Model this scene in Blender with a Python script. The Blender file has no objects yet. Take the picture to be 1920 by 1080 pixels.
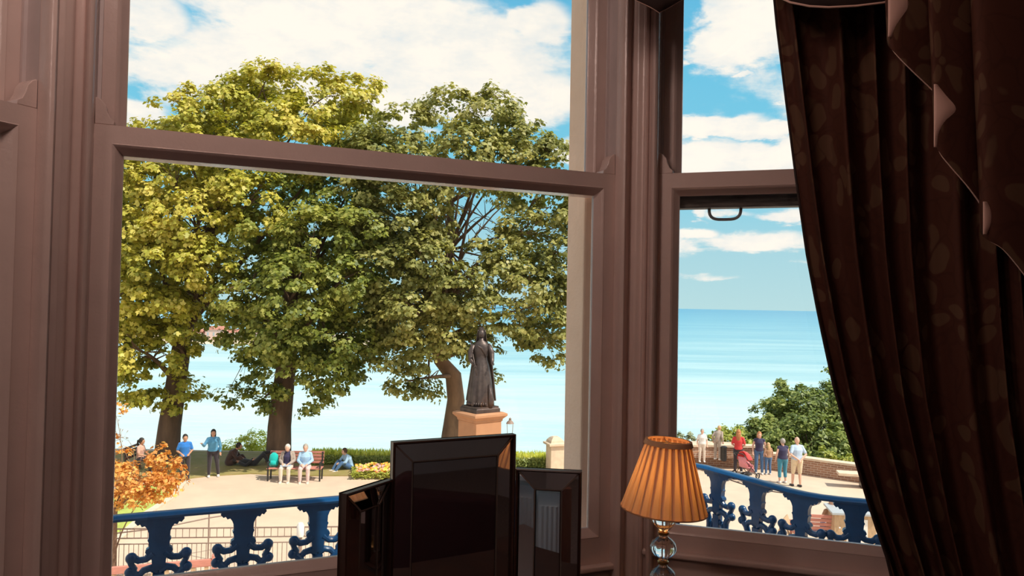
import bpy, math, random
import numpy as np
from mathutils import Vector, Matrix
random.seed(7); RNG = np.random.default_rng(11)
SC = bpy.context.scene; COL = SC.collection
R = math.radians; PI = math.pi
# ------------------------------------------------------------------ camera
EYE = 1.45            # eye height above the room floor
GZ = -4.9             # promenade level outside, below the first-floor room
FPX = 1400.0
ROLL, PITCH = R(1.06), R(1.27)
_f = Vector((0, math.cos(PITCH), math.sin(PITCH))); _r0 = Vector((1, 0, 0)); _u0 = _r0.cross(_f)
_r = _r0 * math.cos(ROLL) + _u0 * math.sin(ROLL); _u = -_r0 * math.sin(ROLL) + _u0 * math.cos(ROLL)
cam_d = bpy.data.cameras.new('camera'); cam = bpy.data.objects.new('camera', cam_d); COL.objects.link(cam)
cam_d.sensor_width = 36; cam_d.lens = FPX / 1920 * 36; cam_d.clip_end = 60000; cam_d.clip_start = 0.02
m = Matrix.Identity(4)
for i, v in enumerate((_r, _u, -_f)):
    m[0][i], m[1][i], m[2][i] = v
m[2][3] = EYE
cam.matrix_world = m
SC.camera = cam
def sight(px, py): return _f + _r * ((px - 960) / FPX) + _u * ((540 - py) / FPX)
def at(px, py, Y):
    d = sight(px, py); return Vector((0, 0, EYE)) + d * (Y / d.y)
def gp(px, py, z=GZ):
    d = sight(px, py); return Vector((0, 0, EYE)) + d * ((z - EYE) / d.z)
# ------------------------------------------------------------------ exposure
SC.view_settings.view_transform = 'Standard'; SC.view_settings.look = 'None'
SC.view_settings.exposure = 0.0; SC.view_settings.gamma = 1.0; SC.view_settings.use_curve_mapping = False
SC.cycles.max_bounces = 14; SC.cycles.transparent_max_bounces = 24; SC.cycles.sample_clamp_indirect = 6
SC.cycles.use_denoising = True; SC.cycles.caustics_refractive = False; SC.cycles.caustics_reflective = False
# ------------------------------------------------------------------ node helpers
class NT:
    def __init__(s, tree): s.t = tree; s.n = tree.nodes; s.l = tree.links
    def node(s, typ, **kw):
        nd = s.n.new(typ)
        for k, v in kw.items(): setattr(nd, k, v)
        return nd
    def link(s, a, b): s.l.new(a, b)
    def inp(s, sock, v):
        if v is None: return
        if hasattr(v, 'links') or isinstance(v, bpy.types.NodeSocket): s.l.new(v, sock)
        elif isinstance(v, (tuple, list)) and sock.type == 'RGBA' and len(v) == 3: sock.default_value = (*v, 1)
        else: sock.default_value = v
    def math(s, op, a, b=None, c=None):
        nd = s.node('ShaderNodeMath', operation=op)
        s.inp(nd.inputs[0], a); s.inp(nd.inputs[1], b)
        if c is not None: s.inp(nd.inputs[2], c)
        return nd.outputs[0]
    def mix(s, fac, a, b, blend='MIX'):
        nd = s.node('ShaderNodeMix', data_type='RGBA', blend_type=blend)
        s.inp(nd.inputs[0], fac); s.inp(nd.inputs[6], a); s.inp(nd.inputs[7], b)
        return nd.outputs[2]
    def ramp(s, fac, stops, interp='LINEAR'):
        nd = s.node('ShaderNodeValToRGB'); cr = nd.color_ramp; cr.interpolation = interp
        while len(cr.elements) < len(stops): cr.elements.new(0.5)
        for e, (p, c) in zip(cr.elements, stops):
            e.position = p; e.color = (*c, 1) if len(c) == 3 else c
        s.inp(nd.inputs[0], fac); return nd.outputs[0]
    def noise(s, vec, scale, detail=4, rough=.5, dist=0):
        nd = s.node('ShaderNodeTexNoise'); s.inp(nd.inputs['Vector'], vec)
        nd.inputs['Scale'].default_value = scale; nd.inputs['Detail'].default_value = detail
        nd.inputs['Roughness'].default_value = rough; nd.inputs['Distortion'].default_value = dist
        return nd.outputs[0]
    def mapping(s, vec, scale=(1, 1, 1), rot=(0, 0, 0), loc=(0, 0, 0)):
        nd = s.node('ShaderNodeMapping'); s.inp(nd.inputs[0], vec)
        nd.inputs['Scale'].default_value = scale; nd.inputs['Rotation'].default_value = rot; nd.inputs['Location'].default_value = loc
        return nd.outputs[0]
# ------------------------------------------------------------------ sky
SUN_DIR = Vector((0.80, -0.36, 1.18)).normalized()
world = bpy.data.worlds.new('sky'); SC.world = world; world.use_nodes = True
w = NT(world.node_tree); w.n.clear()
wo = w.node('ShaderNodeOutputWorld'); bg = w.node('ShaderNodeBackground'); w.link(bg.outputs[0], wo.inputs[0])
tc = w.node('ShaderNodeTexCoord'); sep = w.node('ShaderNodeSeparateXYZ'); w.link(tc.outputs['Generated'], sep.inputs[0])
az = w.math('ARCTAN2', sep.outputs[0], sep.outputs[1]); el = w.math('ARCSINE', sep.outputs[2])
comb = w.node('ShaderNodeCombineXYZ'); w.link(az, comb.inputs[0]); w.link(el, comb.inputs[1])
vec2 = comb.outputs[0]
n1 = w.noise(w.mapping(vec2, (1, 1.9, 1)), 5.5, 9, .62, .35)
n2 = w.noise(w.mapping(vec2, (1, 2.6, 1), loc=(3, 1, 0)), 16, 6, .6, .2)
blue = w.ramp(el, [(0.0, (.54, .80, .84)), (.07, (.45, .75, .84)), (.16, (.25, .68, .87)), (.32, (.165, .60, .86)), (.6, (.09, .36, .70))])
# banks of cloud: azimuth, elevation, half widths (radians), weight
CL = []
def cloud(px, py, rx, ry, wt=1.0):
    d = sight(px, py).normalized(); CL.append((math.atan2(d.x, d.y), math.asin(d.z), rx / FPX, ry / FPX, wt))
for c in [(640, 30, 300, 60), (840, 105, 230, 78), (520, 110, 210, 55), (370, 130, 140, 55), (270, 30, 70, 45), (960, 180, 140, 55),
          (1010, 50, 60, 45), (240, 205, 60, 20), (700, 190, 220, 40), (1075, 290, 50, 30),
          (1400, 80, 75, 36), (1385, 20, 70, 34), (1470, 30, 60, 60, 1.1), (1340, 236, 85, 17, 1.2), (1440, 244, 70, 15, 1.2), (1300, 122, 16, 7, .52), (1304, 98, 12, 5, .5),
          (1413, 138, 22, 5, .6), (1330, 300, 80, 28, 1.2), (1430, 300, 70, 26, 1.2), (1495, 285, 50, 32, 1.2), (1465, 195, 24, 4, .55), (1400, 455, 115, 19, 1.05), (1300, 440, 40, 14), (1350, 402, 70, 12, .7), (1480, 405, 60, 14, 1.1), (1300, 400, 20, 10), (1500, 495, 40, 7, .7), (1320, 518, 80, 7, .5),
          (1800, 200, 260, 120), (1900, 420, 200, 50), (100, 250, 110, 60), (60, 60, 100, 50), (500, -120, 400, 60), (1500, -200, 300, 60)]:
    cloud(*c)
wa = w.math('ADD', az, w.math('MULTIPLY', w.math('SUBTRACT', n1, .5), .10)); we = w.math('ADD', el, w.math('MULTIPLY', w.math('SUBTRACT', n2, .5), .035))
dens = None
for (a, e, ra, re, wt) in CL:
    dx = w.math('DIVIDE', w.math('SUBTRACT', wa, a), ra); dy = w.math('DIVIDE', w.math('SUBTRACT', we, e), re)
    d2 = w.math('ADD', w.math('MULTIPLY', dx, dx), w.math('MULTIPLY', dy, dy))
    g = w.math('MULTIPLY', w.math('POWER', 2.0, w.math('MULTIPLY', d2, -1.0)), wt)
    dens = g if dens is None else w.math('MAXIMUM', dens, g)
far = w.math('MULTIPLY', w.math('GREATER_THAN', w.math('ABSOLUTE', az), .85), w.math('ADD', n1, .15))
dens = w.math('MAXIMUM', dens, far)
dens = w.math('ADD', dens, w.math('MULTIPLY', w.math('SUBTRACT', n1, .5), 1.5))
dens = w.math('ADD', dens, w.math('MULTIPLY', w.math('SUBTRACT', n2, .5), .5))
mask = w.ramp(dens, [(.30, (0, 0, 0)), (.68, (1, 1, 1))], 'EASE')
cl_shade = w.noise(w.mapping(vec2, (1, 2.0, 1), loc=(9, 4, 0)), 11, 8, .65)
cloud_c = w.ramp(w.math('ADD', cl_shade, w.math('MULTIPLY', dens, .18)), [(.36, (.72, .85, .92)), (.54, (.97, .96, .92)), (.74, (1.14, 1.06, .95))])
skyc = w.mix(mask, blue, cloud_c)
low = w.math('LESS_THAN', el, -.005)
skyc = w.mix(low, skyc, (.30, .45, .50))
w.inp(bg.inputs[0], skyc); bg.inputs[1].default_value = 1.0
# ------------------------------------------------------------------ sun
sd = bpy.data.lights.new('sun', 'SUN'); sd.energy = 5.2; sd.angle = R(.6); sd.color = (1, .93, .80)
so = bpy.data.objects.new('sun', sd); COL.objects.link(so); so.location = (20, -10, 40)
so.rotation_euler = SUN_DIR.to_track_quat('Z', 'Y').to_euler()
# warm fill lights added out of view to brighten the window frames
FILL_LIGHTS = [(-.5, 1.0, 2.74, 17.0), (-1.5, -.5, 2.60, 16.0)]
for (lx, ly, lz, le) in FILL_LIGHTS:
    rl = bpy.data.lights.new('room_fill', 'POINT'); rl.energy = le; rl.shadow_soft_size = .16; rl.color = (1, .74, .64)
    ro = bpy.data.objects.new('room_fill', rl); COL.objects.link(ro); ro.location = (lx, ly, lz)
# ------------------------------------------------------------------ materials
def principled(name):
    mt = bpy.data.materials.new(name); mt.use_nodes = True; t = NT(mt.node_tree)
    b = t.n['Principled BSDF']; return mt, t, b
def mat(name, col, rough=.5, metal=0, var=0, vscale=8, bump=0, bscale=40, stretch=(1, 1, 1), col2=None, spec=.5):
    mt, t, b = principled(name)
    b.inputs['Roughness'].default_value = rough; b.inputs['Metallic'].default_value = metal
    b.inputs['Specular IOR Level'].default_value = spec
    c = t.node('ShaderNodeTexCoord'); mp = t.mapping(c.outputs['Object'], stretch)
    if var or col2:
        n = t.noise(mp, vscale, 5, .6)
        c2 = col2 or tuple(x * (1 - var) for x in col)
        t.inp(b.inputs['Base Color'], t.ramp(n, [(.32, c2), (.68, col)]))
    else: b.inputs['Base Color'].default_value = (*col, 1)
    if bump:
        bn = t.node('ShaderNodeBump'); bn.inputs['Strength'].default_value = bump; bn.inputs['Distance'].default_value = .02
        t.inp(bn.inputs['Height'], t.noise(mp, bscale, 6, .6)); t.link(bn.outputs[0], b.inputs['Normal'])
    return mt
def leaf_mat(name, dark, mid, light, scale=.35, trans=.35):
    mt, t, b = principled(name); t.n.remove(b)
    out = t.n['Material Output']
    geo = t.node('ShaderNodeNewGeometry'); tcn = t.node('ShaderNodeTexCoord')
    n = t.noise(tcn.outputs['Object'], scale, 3, .5)
    v = t.math('ADD', t.math('MULTIPLY', geo.outputs['Random Per Island'], .5), t.math('MULTIPLY', t.math('SUBTRACT', n, .28), 1.1))
    c = t.ramp(v, [(.12, dark), (.45, mid), (.85, light)])
    pb = t.node('ShaderNodeBsdfPrincipled'); t.inp(pb.inputs['Base Color'], c); pb.inputs['Roughness'].default_value = .48
    tr = t.node('ShaderNodeBsdfTranslucent'); t.inp(tr.inputs['Color'], t.mix(1.0, c, (1.0, 1.0, .55), 'MULTIPLY'))
    mx = t.node('ShaderNodeMixShader'); mx.inputs[0].default_value = trans
    t.link(pb.outputs[0], mx.inputs[1]); t.link(tr.outputs[0], mx.inputs[2]); t.link(mx.outputs[0], out.inputs[0])
    return mt
def cloth_mat(name, col, sheen=.3):
    mt, t, b = principled(name); c = t.node('ShaderNodeTexCoord')
    n = t.noise(c.outputs['Object'], 14, 4, .6)
    t.inp(b.inputs['Base Color'], t.ramp(n, [(.3, tuple(x * .8 for x in col)), (.7, col)]))
    b.inputs['Roughness'].default_value = .85; b.inputs['Sheen Weight'].default_value = sheen
    return mt
M = {}
M['paint'] = mat('window_paint', (.74, .575, .53), .24, var=.10, vscale=5, bump=.10, bscale=22)
M['paint_dirty'] = mat('weathered_paint', (.20, .17, .15), .6, col2=(.05, .04, .035), vscale=14, stretch=(1, 3, 6), bump=.2)
M['liner'] = mat('sash_channel_paint', (.68, .58, .57), .5, var=.12, vscale=6)
M['stone'] = mat('reveal_stone', (.95, .69, .53), .9, col2=(.90, .64, .48), vscale=10, bump=.15, bscale=60)
M['wallp'] = mat('room_wallpaper', (.42, .36, .35), .9, var=.1, vscale=3)
M['ceil'] = mat('ceiling_paint', (.62, .55, .50), .9, var=.04, vscale=3)
M['carpet'] = mat('carpet_brown', (.27, .20, .175), .95, var=.4, vscale=60)
M['iron'] = mat('blue_gloss_iron', (.006, .068, .20), .30, var=.35, vscale=12, bump=.08, bscale=30)
M['ironfar'] = mat('weathered_fence_iron', (.30, .21, .17), .6, var=.2)
M['brass'] = mat('brass_dark', (.45, .27, .10), .35, metal=1)
M['steel'] = mat('grey_steel', (.25, .25, .27), .4, metal=.6)
M['bark'] = mat('bark', (.19, .115, .075), .95, col2=(.075, .045, .03), vscale=3, stretch=(1, 1, .25), bump=.9, bscale=9)
M['bark2'] = mat('smooth_bark', (.33, .20, .125), .9, col2=(.17, .10, .065), vscale=3, stretch=(1, 1, .3), bump=.6, bscale=8)
M['leaf_yellow'] = leaf_mat('leaf_yellow_green', (.22, .25, .03), (.52, .49, .065), (.80, .66, .16))
M['leaf_green'] = leaf_mat('leaf_green', (.09, .13, .022), (.27, .31, .055), (.52, .50, .12))
M['leaf_olive'] = leaf_mat('leaf_olive', (.12, .14, .035), (.34, .34, .09), (.58, .52, .18))
M['leaf_shrub'] = leaf_mat('leaf_shrub', (.08, .12, .03), (.24, .31, .075), (.48, .50, .15))
M['leaf_bright'] = leaf_mat('leaf_bright', (.20, .26, .05), (.42, .46, .08), (.66, .62, .16))
M['leaf_hedge'] = leaf_mat('leaf_hedge', (.48, .52, .10), (.80, .82, .18), (.95, .92, .35), trans=.5)
M['leaf_grey'] = leaf_mat('leaf_greygreen', (.16, .20, .10), (.32, .36, .2), (.5, .5, .3))
M['leaf_orange'] = leaf_mat('leaf_orange', (.55, .20, .05), (.82, .38, .09), (.95, .68, .20), 1.2)
M['flower_o'] = mat('flower_orange', (.9, .35, .05), .6); M['flower_y'] = mat('flower_yellow', (.9, .7, .1), .6); M['flower_p'] = mat('flower_pink', (.85, .4, .35), .6)
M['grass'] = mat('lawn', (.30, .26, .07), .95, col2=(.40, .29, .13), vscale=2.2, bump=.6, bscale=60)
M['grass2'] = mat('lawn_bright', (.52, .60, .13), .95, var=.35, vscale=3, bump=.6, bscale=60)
M['path'] = mat('promenade_tarmac', (.68, .53, .40), .95, col2=(.60, .46, .35), vscale=1.2, bump=.15, bscale=80)
M['kerb'] = mat('kerb_stone', (.72, .6, .48), .9, var=.15)
M['slope'] = mat('cliff_scrub', (.12, .17, .05), .95, var=.5, vscale=.4)
M['sandstone'] = mat('pedestal_sandstone', (.50, .25, .13), .85, col2=(.43, .21, .11), vscale=2.5, bump=.15)
M['palestone'] = mat('pale_stone', (.78, .62, .46), .9, var=.2, vscale=5, bump=.3)
M['bronze'] = mat('statue_bronze', (.115, .085, .075), .42, metal=.55, col2=(.06, .045, .045), vscale=6, bump=.5, bscale=14)
M['skin'] = mat('skin', (.72, .42, .31), .55); M['skin2'] = mat('skin_tan', (.55, .28, .18), .55)
M['eye'] = mat('eye_dark', (.03, .02, .02), .2)
M['woodred'] = mat('painted_red_wood', (.62, .25, .19), .6, var=.25, vscale=5, stretch=(1, 6, 6))
M['wooddark'] = mat('dark_wood', (.030, .012, .009), .35, col2=(.06, .024, .015), vscale=9, stretch=(1, 1, .12))
M['woodtan'] = mat('tan_wood', (.62, .42, .25), .7, var=.3, vscale=6, stretch=(4, 1, 1))
M['white'] = mat('white_enamel', (.86, .84, .80), .5, var=.05)
M['greylid'] = mat('grey_lid', (.45, .48, .50), .4, var=.1)
M['black'] = mat('black_plastic', (.02, .02, .022), .4)
def c(name, col): M[name] = cloth_mat('cloth_' + name, col)
for nm, col in dict(blue=(.02, .19, .62), lightblue=(.10, .34, .58), denim=(.07, .16, .33), darkleg=(.035, .025, .035), brownc=(.07, .03, .022),
    greyc=(.42, .34, .29), navy=(.035, .03, .09), cream=(.78, .66, .56), paleb=(.40, .62, .86), paleb2=(.52, .66, .84), pinkw=(.80, .58, .55), teal=(.0, .52, .48),
    khaki=(.78, .62, .42), tealb=(.05, .27, .40), red=(.75, .05, .05), pink=(.85, .30, .34), blackc=(.02, .02, .025), whitec=(.85, .82, .8), peach=(.75, .42, .33), tanc=(.45, .25, .14)).items(): c(nm, col)
for nm, col in dict(h_dark=(.025, .015, .013), h_grey=(.45, .40, .36), h_white=(.8, .74, .68), h_ginger=(.55, .22, .08), h_blond=(.70, .45, .22), h_brown=(.10, .045, .025)).items(): M[nm] = mat('hair_' + nm[2:], col, .6, var=.3, vscale=30)
def glass_mat():
    mt, t, b = principled('window_glass'); t.n.remove(b); out = t.n['Material Output']
    tr = t.node('ShaderNodeBsdfTransparent'); tr.inputs[0].default_value = (.985, .99, .985, 1)
    gl = t.node('ShaderNodeBsdfGlossy'); gl.inputs['Roughness'].default_value = .0
    fr = t.node('ShaderNodeFresnel'); fr.inputs[0].default_value = 1.45
    mx = t.node('ShaderNodeMixShader'); t.link(fr.outputs[0], mx.inputs[0]); t.link(tr.outputs[0], mx.inputs[1]); t.link(gl.outputs[0], mx.inputs[2])
    t.link(mx.outputs[0], out.inputs[0]); return mt
M['glass'] = glass_mat()
def crystal():
    mt, t, b = principled('crystal'); b.inputs['Base Color'].default_value = (.98, .97, .96, 1)
    b.inputs['Transmission Weight'].default_value = 1; b.inputs['Roughness'].default_value = .02; b.inputs['IOR'].default_value = 1.5
    return mt
M['crystal'] = crystal()
def mirror():
    mt, t, b = principled('mirror_glass'); b.inputs['Base Color'].default_value = (.62, .63, .66, 1); b.inputs['Metallic'].default_value = 1
    b.inputs['Roughness'].default_value = .02; return mt
M['mirror'] = mirror()
def shade_mat(name, col, tr_w):
    mt, t, b = principled(name); t.n.remove(b); out = t.n['Material Output']
    d = t.node('ShaderNodeBsdfDiffuse'); d.inputs[0].default_value = (*col, 1)
    tr = t.node('ShaderNodeBsdfTranslucent'); tr.inputs[0].default_value = (col[0], col[1] * .92, col[2] * .55, 1)
    mx = t.node('ShaderNodeMixShader'); mx.inputs[0].default_value = tr_w
    t.link(d.outputs[0], mx.inputs[1]); t.link(tr.outputs[0], mx.inputs[2]); t.link(mx.outputs[0], out.inputs[0]); return mt
M['shade'] = shade_mat('pleated_shade_silk', (.84, .56, .37), .40)
M['shadetrim'] = shade_mat('shade_trim', (.66, .38, .22), .15)
M['shadefold'] = shade_mat('shade_fold', (.40, .20, .10), .2)
def damask():
    mt, t, b = principled('curtain_damask'); tcn = t.node('ShaderNodeTexCoord'); uv = tcn.outputs['UV']
    wn = t.noise(uv, 7, 2, .5)
    v = t.node('ShaderNodeTexVoronoi'); v.feature = 'F1'; v.inputs['Scale'].default_value = 15
    wv = t.node('ShaderNodeVectorMath', operation='ADD'); t.link(t.mapping(uv, (1, .8, 1)), wv.inputs[0])
    cmb = t.node('ShaderNodeCombineXYZ'); t.inp(cmb.inputs[0], t.math('MULTIPLY', wn, .12)); t.inp(cmb.inputs[1], t.math('MULTIPLY', t.noise(uv, 5, 2, .5), .2))
    t.link(cmb.outputs[0], wv.inputs[1]); t.link(wv.outputs[0], v.inputs['Vector'])
    leafm = t.ramp(v.outputs['Distance'], [(.34, (1, 1, 1)), (.39, (0, 0, 0))])
    v2 = t.node('ShaderNodeTexVoronoi'); v2.feature = 'DISTANCE_TO_EDGE'; v2.inputs['Scale'].default_value = 15; t.link(wv.outputs[0], v2.inputs['Vector'])
    vein = t.ramp(v2.outputs['Distance'], [(.02, (0, 0, 0)), (.05, (1, 1, 1))])
    colr = t.mix(leafm, (.078, .027, .017), (.118, .060, .035))
    colr = t.mix(t.math('MULTIPLY', t.math('SUBTRACT', 1.0, vein), .22), colr, (.03, .010, .007))
    t.inp(b.inputs['Base Color'], colr); b.inputs['Roughness'].default_value = .75; b.inputs['Specular IOR Level'].default_value = .15
    return mt
M['damask'] = damask()
M['lining'] = mat('curtain_lining', (.80, .50, .42), .8, var=.05)
M['swag'] = mat('swag_cloth', (.018, .007, .006), .8, col2=(.032, .013, .010), vscale=6)
def sea_mat():
    mt, t, b = principled('sea_water'); tcn = t.node('ShaderNodeTexCoord'); pos = tcn.outputs['Object']
    sp = t.node('ShaderNodeSeparateXYZ'); t.link(pos, sp.inputs[0])
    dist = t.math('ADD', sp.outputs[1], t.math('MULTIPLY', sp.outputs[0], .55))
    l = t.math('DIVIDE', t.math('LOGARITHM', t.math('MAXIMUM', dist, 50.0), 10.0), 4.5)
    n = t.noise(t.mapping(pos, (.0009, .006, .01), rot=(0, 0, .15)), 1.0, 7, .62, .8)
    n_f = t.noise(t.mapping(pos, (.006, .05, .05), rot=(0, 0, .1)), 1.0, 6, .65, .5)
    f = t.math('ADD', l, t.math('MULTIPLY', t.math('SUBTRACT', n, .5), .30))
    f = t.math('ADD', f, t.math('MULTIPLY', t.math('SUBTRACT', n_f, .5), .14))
    colr = t.ramp(f, [(.50, (.62, .70, .66)), (.60, (.46, .64, .66)), (.70, (.24, .48, .56)), (.80, (.12, .37, .50)), (.92, (.07, .30, .46))])  # paler inshore: shallow water, with wave glitter put into the colour
    t.inp(b.inputs['Base Color'], colr); b.inputs['Roughness'].default_value = .35; b.inputs['Specular IOR Level'].default_value = .3
    bn = t.node('ShaderNodeBump'); bn.inputs['Strength'].default_value = .5; bn.inputs['Distance'].default_value = 1.5
    t.inp(bn.inputs['Height'], t.noise(t.mapping(pos, (.05, .2, .2)), 1.0, 5, .6)); t.link(bn.outputs[0], b.inputs['Normal'])
    return mt
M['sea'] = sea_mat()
def brick_mat():
    mt, t, b = principled('brick_wall'); tcn = t.node('ShaderNodeTexCoord')
    br = t.node('ShaderNodeTexBrick'); t.link(tcn.outputs['UV'], br.inputs['Vector']); br.inputs['Scale'].default_value = 1
    br.inputs['Brick Width'].default_value = .24; br.inputs['Row Height'].default_value = .085; br.inputs['Mortar Size'].default_value = .012
    br.inputs['Color1'].default_value = (.40, .21, .13, 1); br.inputs['Color2'].default_value = (.28, .15, .10, 1); br.inputs['Mortar'].default_value = (.5, .38, .3, 1)
    t.link(br.outputs[0], b.inputs['Base Color']); b.inputs['Roughness'].default_value = .9; return mt
M['brick'] = brick_mat()
# ------------------------------------------------------------------ mesh builder
class MB:
    def __init__(s): s.v = []; s.f = []; s.m = []; s.uv = None
    def add(s, vs, fs, mi=0):
        o = len(s.v); s.v += [tuple(v) for v in vs]; s.f += [tuple(i + o for i in f) for f in fs]; s.m += [mi] * len(fs); return s
    def box(s, x0, x1, y0, y1, z0, z1, mi=0):
        vs = [(x, y, z) for z in (z0, z1) for y in (y0, y1) for x in (x0, x1)]
        return s.add(vs, [(0, 2, 3, 1), (4, 5, 7, 6), (0, 1, 5, 4), (2, 6, 7, 3), (0, 4, 6, 2), (1, 3, 7, 5)], mi)
    def obox(s, a, b, w, h, up=(0, 0, 1), mi=0):
        a, b = Vector(a), Vector(b); d = (b - a).normalized(); up = Vector(up)
        if abs(d.dot(up)) > .98: up = Vector((0, 1, 0))
        sx = d.cross(up).normalized(); sy = sx.cross(d)
        vs = [p + sx * i * w / 2 + sy * j * h / 2 for p in (a, b) for i, j in ((-1, -1), (1, -1), (1, 1), (-1, 1))]
        return s.add(vs, [(0, 1, 2, 3), (7, 6, 5, 4), (0, 4, 5, 1), (1, 5, 6, 2), (2, 6, 7, 3), (3, 7, 4, 0)], mi)
    def loft(s, rings, closed_caps=True, mi=0):
        n = len(rings[0]); vs = [p for r_ in rings for p in r_]; fs = []
        for k in range(len(rings) - 1):
            for i in range(n):
                j = (i + 1) % n; fs.append((k * n + i, k * n + j, (k + 1) * n + j, (k + 1) * n + i))
        if closed_caps: fs.append(tuple(range(n - 1, -1, -1))); fs.append(tuple((len(rings) - 1) * n + i for i in range(n)))
        return s.add(vs, fs, mi)
    def tube(s, pts, rad, n=10, side=None, caps=True, mi=0):
        """rad: list of r or (rw, rd); side: fixed sideways axis"""
        pts = [Vector(p) for p in pts]
        if not isinstance(rad, (list, tuple)): rad = [rad] * len(pts)
        rings = []; prev = None
        for i, p in enumerate(pts):
            t = (pts[min(i + 1, len(pts) - 1)] - pts[max(i - 1, 0)])
            t = t.normalized() if t.length > 1e-9 else Vector((0, 0, 1))
            sv = Vector(side) if side else (prev if prev is not None else (Vector((1, 0, 0)) if abs(t.x) < .8 else Vector((0, 1, 0))))
            sv = (sv - t * sv.dot(t)); sv = sv.normalized() if sv.length > 1e-6 else t.orthogonal().normalized(); prev = sv
            bv = t.cross(sv); rr = rad[i]; rw, rd = rr if isinstance(rr, (tuple, list)) else (rr, rr)
            rings.append([p + sv * math.cos(2 * PI * k / n) * rw + bv * math.sin(2 * PI * k / n) * rd for k in range(n)])
        return s.loft(rings, caps, mi)
    def capsule(s, a, b, ra, rb, n=10):
        a, b = Vector(a), Vector(b); d = b - a; L = d.length; d = d / L if L > 1e-9 else Vector((0, 0, 1))
        P, Q = [], []
        for k in range(4):
            th = PI / 2 * (1 - k / 4) * .97; P.append(a - d * ra * math.sin(th)); Q.append(ra * math.cos(th))
        P.append(a); Q.append(ra); P.append(b); Q.append(rb)
        for k in range(1, 5):
            th = PI / 2 * k / 4 * .97; P.append(b + d * rb * math.sin(th)); Q.append(rb * math.cos(th))
        return s.tube(P, Q, n)
    def ball(s, c_, r_, seg=12, rings=8, scale=(1, 1, 1), mi=0):
        c_ = Vector(c_); vs = [c_ + Vector((0, 0, -r_ * scale[2]))]; fs = []
        for i in range(1, rings):
            th = -PI / 2 + PI * i / rings
            for k in range(seg):
                vs.append(c_ + Vector((r_ * scale[0] * math.cos(th) * math.cos(2 * PI * k / seg), r_ * scale[1] * math.cos(th) * math.sin(2 * PI * k / seg), r_ * scale[2] * math.sin(th))))
        vs.append(c_ + Vector((0, 0, r_ * scale[2])))
        for k in range(seg): fs.append((0, 1 + (k + 1) % seg, 1 + k)); fs.append((len(vs) - 1, 1 + (rings - 2) * seg + k, 1 + (rings - 2) * seg + (k + 1) % seg))
        for i in range(rings - 2):
            for k in range(seg):
                a = 1 + i * seg + k; b = 1 + i * seg + (k + 1) % seg; fs.append((a, b, b + seg, a + seg))
        return s.add(vs, fs, mi)
    def lathe(s, prof, n=24, c_=(0, 0), fn=None, mi=0, caps=True):
        rings = []
        for (r_, z) in prof:
            rings.append([(c_[0] + r_ * (fn(2 * PI * k / n, z) if fn else 1) * math.cos(2 * PI * k / n), c_[1] + r_ * (fn(2 * PI * k / n, z) if fn else 1) * math.sin(2 * PI * k / n), z) for k in range(n)])
        return s.loft(rings, caps, mi)
    def prism(s, poly, z0, z1, mi=0):
        n = len(poly); vs = [(x, y, z0) for x, y in poly] + [(x, y, z1) for x, y in poly]
        return s.add(vs, [tuple(range(n - 1, -1, -1)), tuple(range(n, 2 * n))] + [(i, (i + 1) % n, n + (i + 1) % n, n + i) for i in range(n)], mi)
    def extr_xz(s, poly, y0, y1, mi=0):
        n = len(poly); vs = [(x, y0, z) for x, z in poly] + [(x, y1, z) for x, z in poly]
        return s.add(vs, [tuple(range(n)), tuple(range(2 * n - 1, n - 1, -1))] + [(i, n + i, n + (i + 1) % n, (i + 1) % n) for i in range(n)], mi)
    def frame(s, x0, x1, z0, z1, prof, mi=0, closed=True):
        """sweep prof [(inset, y)] round the rectangle x0..x1, z0..z1 with mitred corners"""
        n = len(prof); vs = []
        for cx, cz, sx, sz in ((x0, z0, 1, 1), (x1, z0, -1, 1), (x1, z1, -1, -1), (x0, z1, 1, -1)):
            for (i, y) in prof: vs.append((cx + sx * i, y, cz + sz * i))
        fs = []
        for k in range(4):
            k2 = (k + 1) % 4
            for i in range(n if closed else n - 1):
                j = (i + 1) % n; fs.append((k * n + i, k2 * n + i, k2 * n + j, k * n + j))
        return s.add(vs, fs, mi)
    def build(s, name, mats, parent=None, smooth=False, loc=None, rotz=None):
        me = bpy.data.meshes.new(name); me.from_pydata(s.v, [], s.f); me.validate(clean_customdata=False)
        for mm in (mats if isinstance(mats, (list, tuple)) else [mats]): me.materials.append(mm)
        if len(set(s.m)) > 1 and len(me.polygons) == len(s.m): me.polygons.foreach_set('material_index', s.m)
        import bmesh as _bm
        bm = _bm.new(); bm.from_mesh(me); _bm.ops.recalc_face_normals(bm, faces=bm.faces); bm.to_mesh(me); bm.free()
        if smooth:
            me.polygons.foreach_set('use_smooth', [True] * len(me.polygons))
            if smooth != 'all':
                try: me.set_sharp_from_angle(angle=R(smooth if smooth is not True else 40))
                except Exception: pass
        o = bpy.data.objects.new(name, me); COL.objects.link(o)
        if parent: o.parent = parent
        if loc is not None: o.location = loc
        if rotz is not None: o.rotation_euler = (0, 0, rotz)
        return o
def tag(o, label=None, cat=None, group=None, kind=None):
    if label: o['label'] = label
    if cat: o['category'] = cat
    if group: o['group'] = group
    if kind: o['kind'] = kind
    return o
def empty(name, loc=(0, 0, 0), rz=0, label=None, cat=None, group=None, kind=None):
    o = bpy.data.objects.new(name, None); COL.objects.link(o); o.location = loc; o.rotation_euler = (0, 0, rz); o.empty_display_size = .1
    return tag(o, label, cat, group, kind)
def struct(o): o['kind'] = 'structure'; return o
def copy_tree(o, parent=None):
    c_ = o.copy(); COL.objects.link(c_)
    if parent: c_.parent = parent
    for ch in list(o.children): copy_tree(ch, c_)
    return c_
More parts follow.
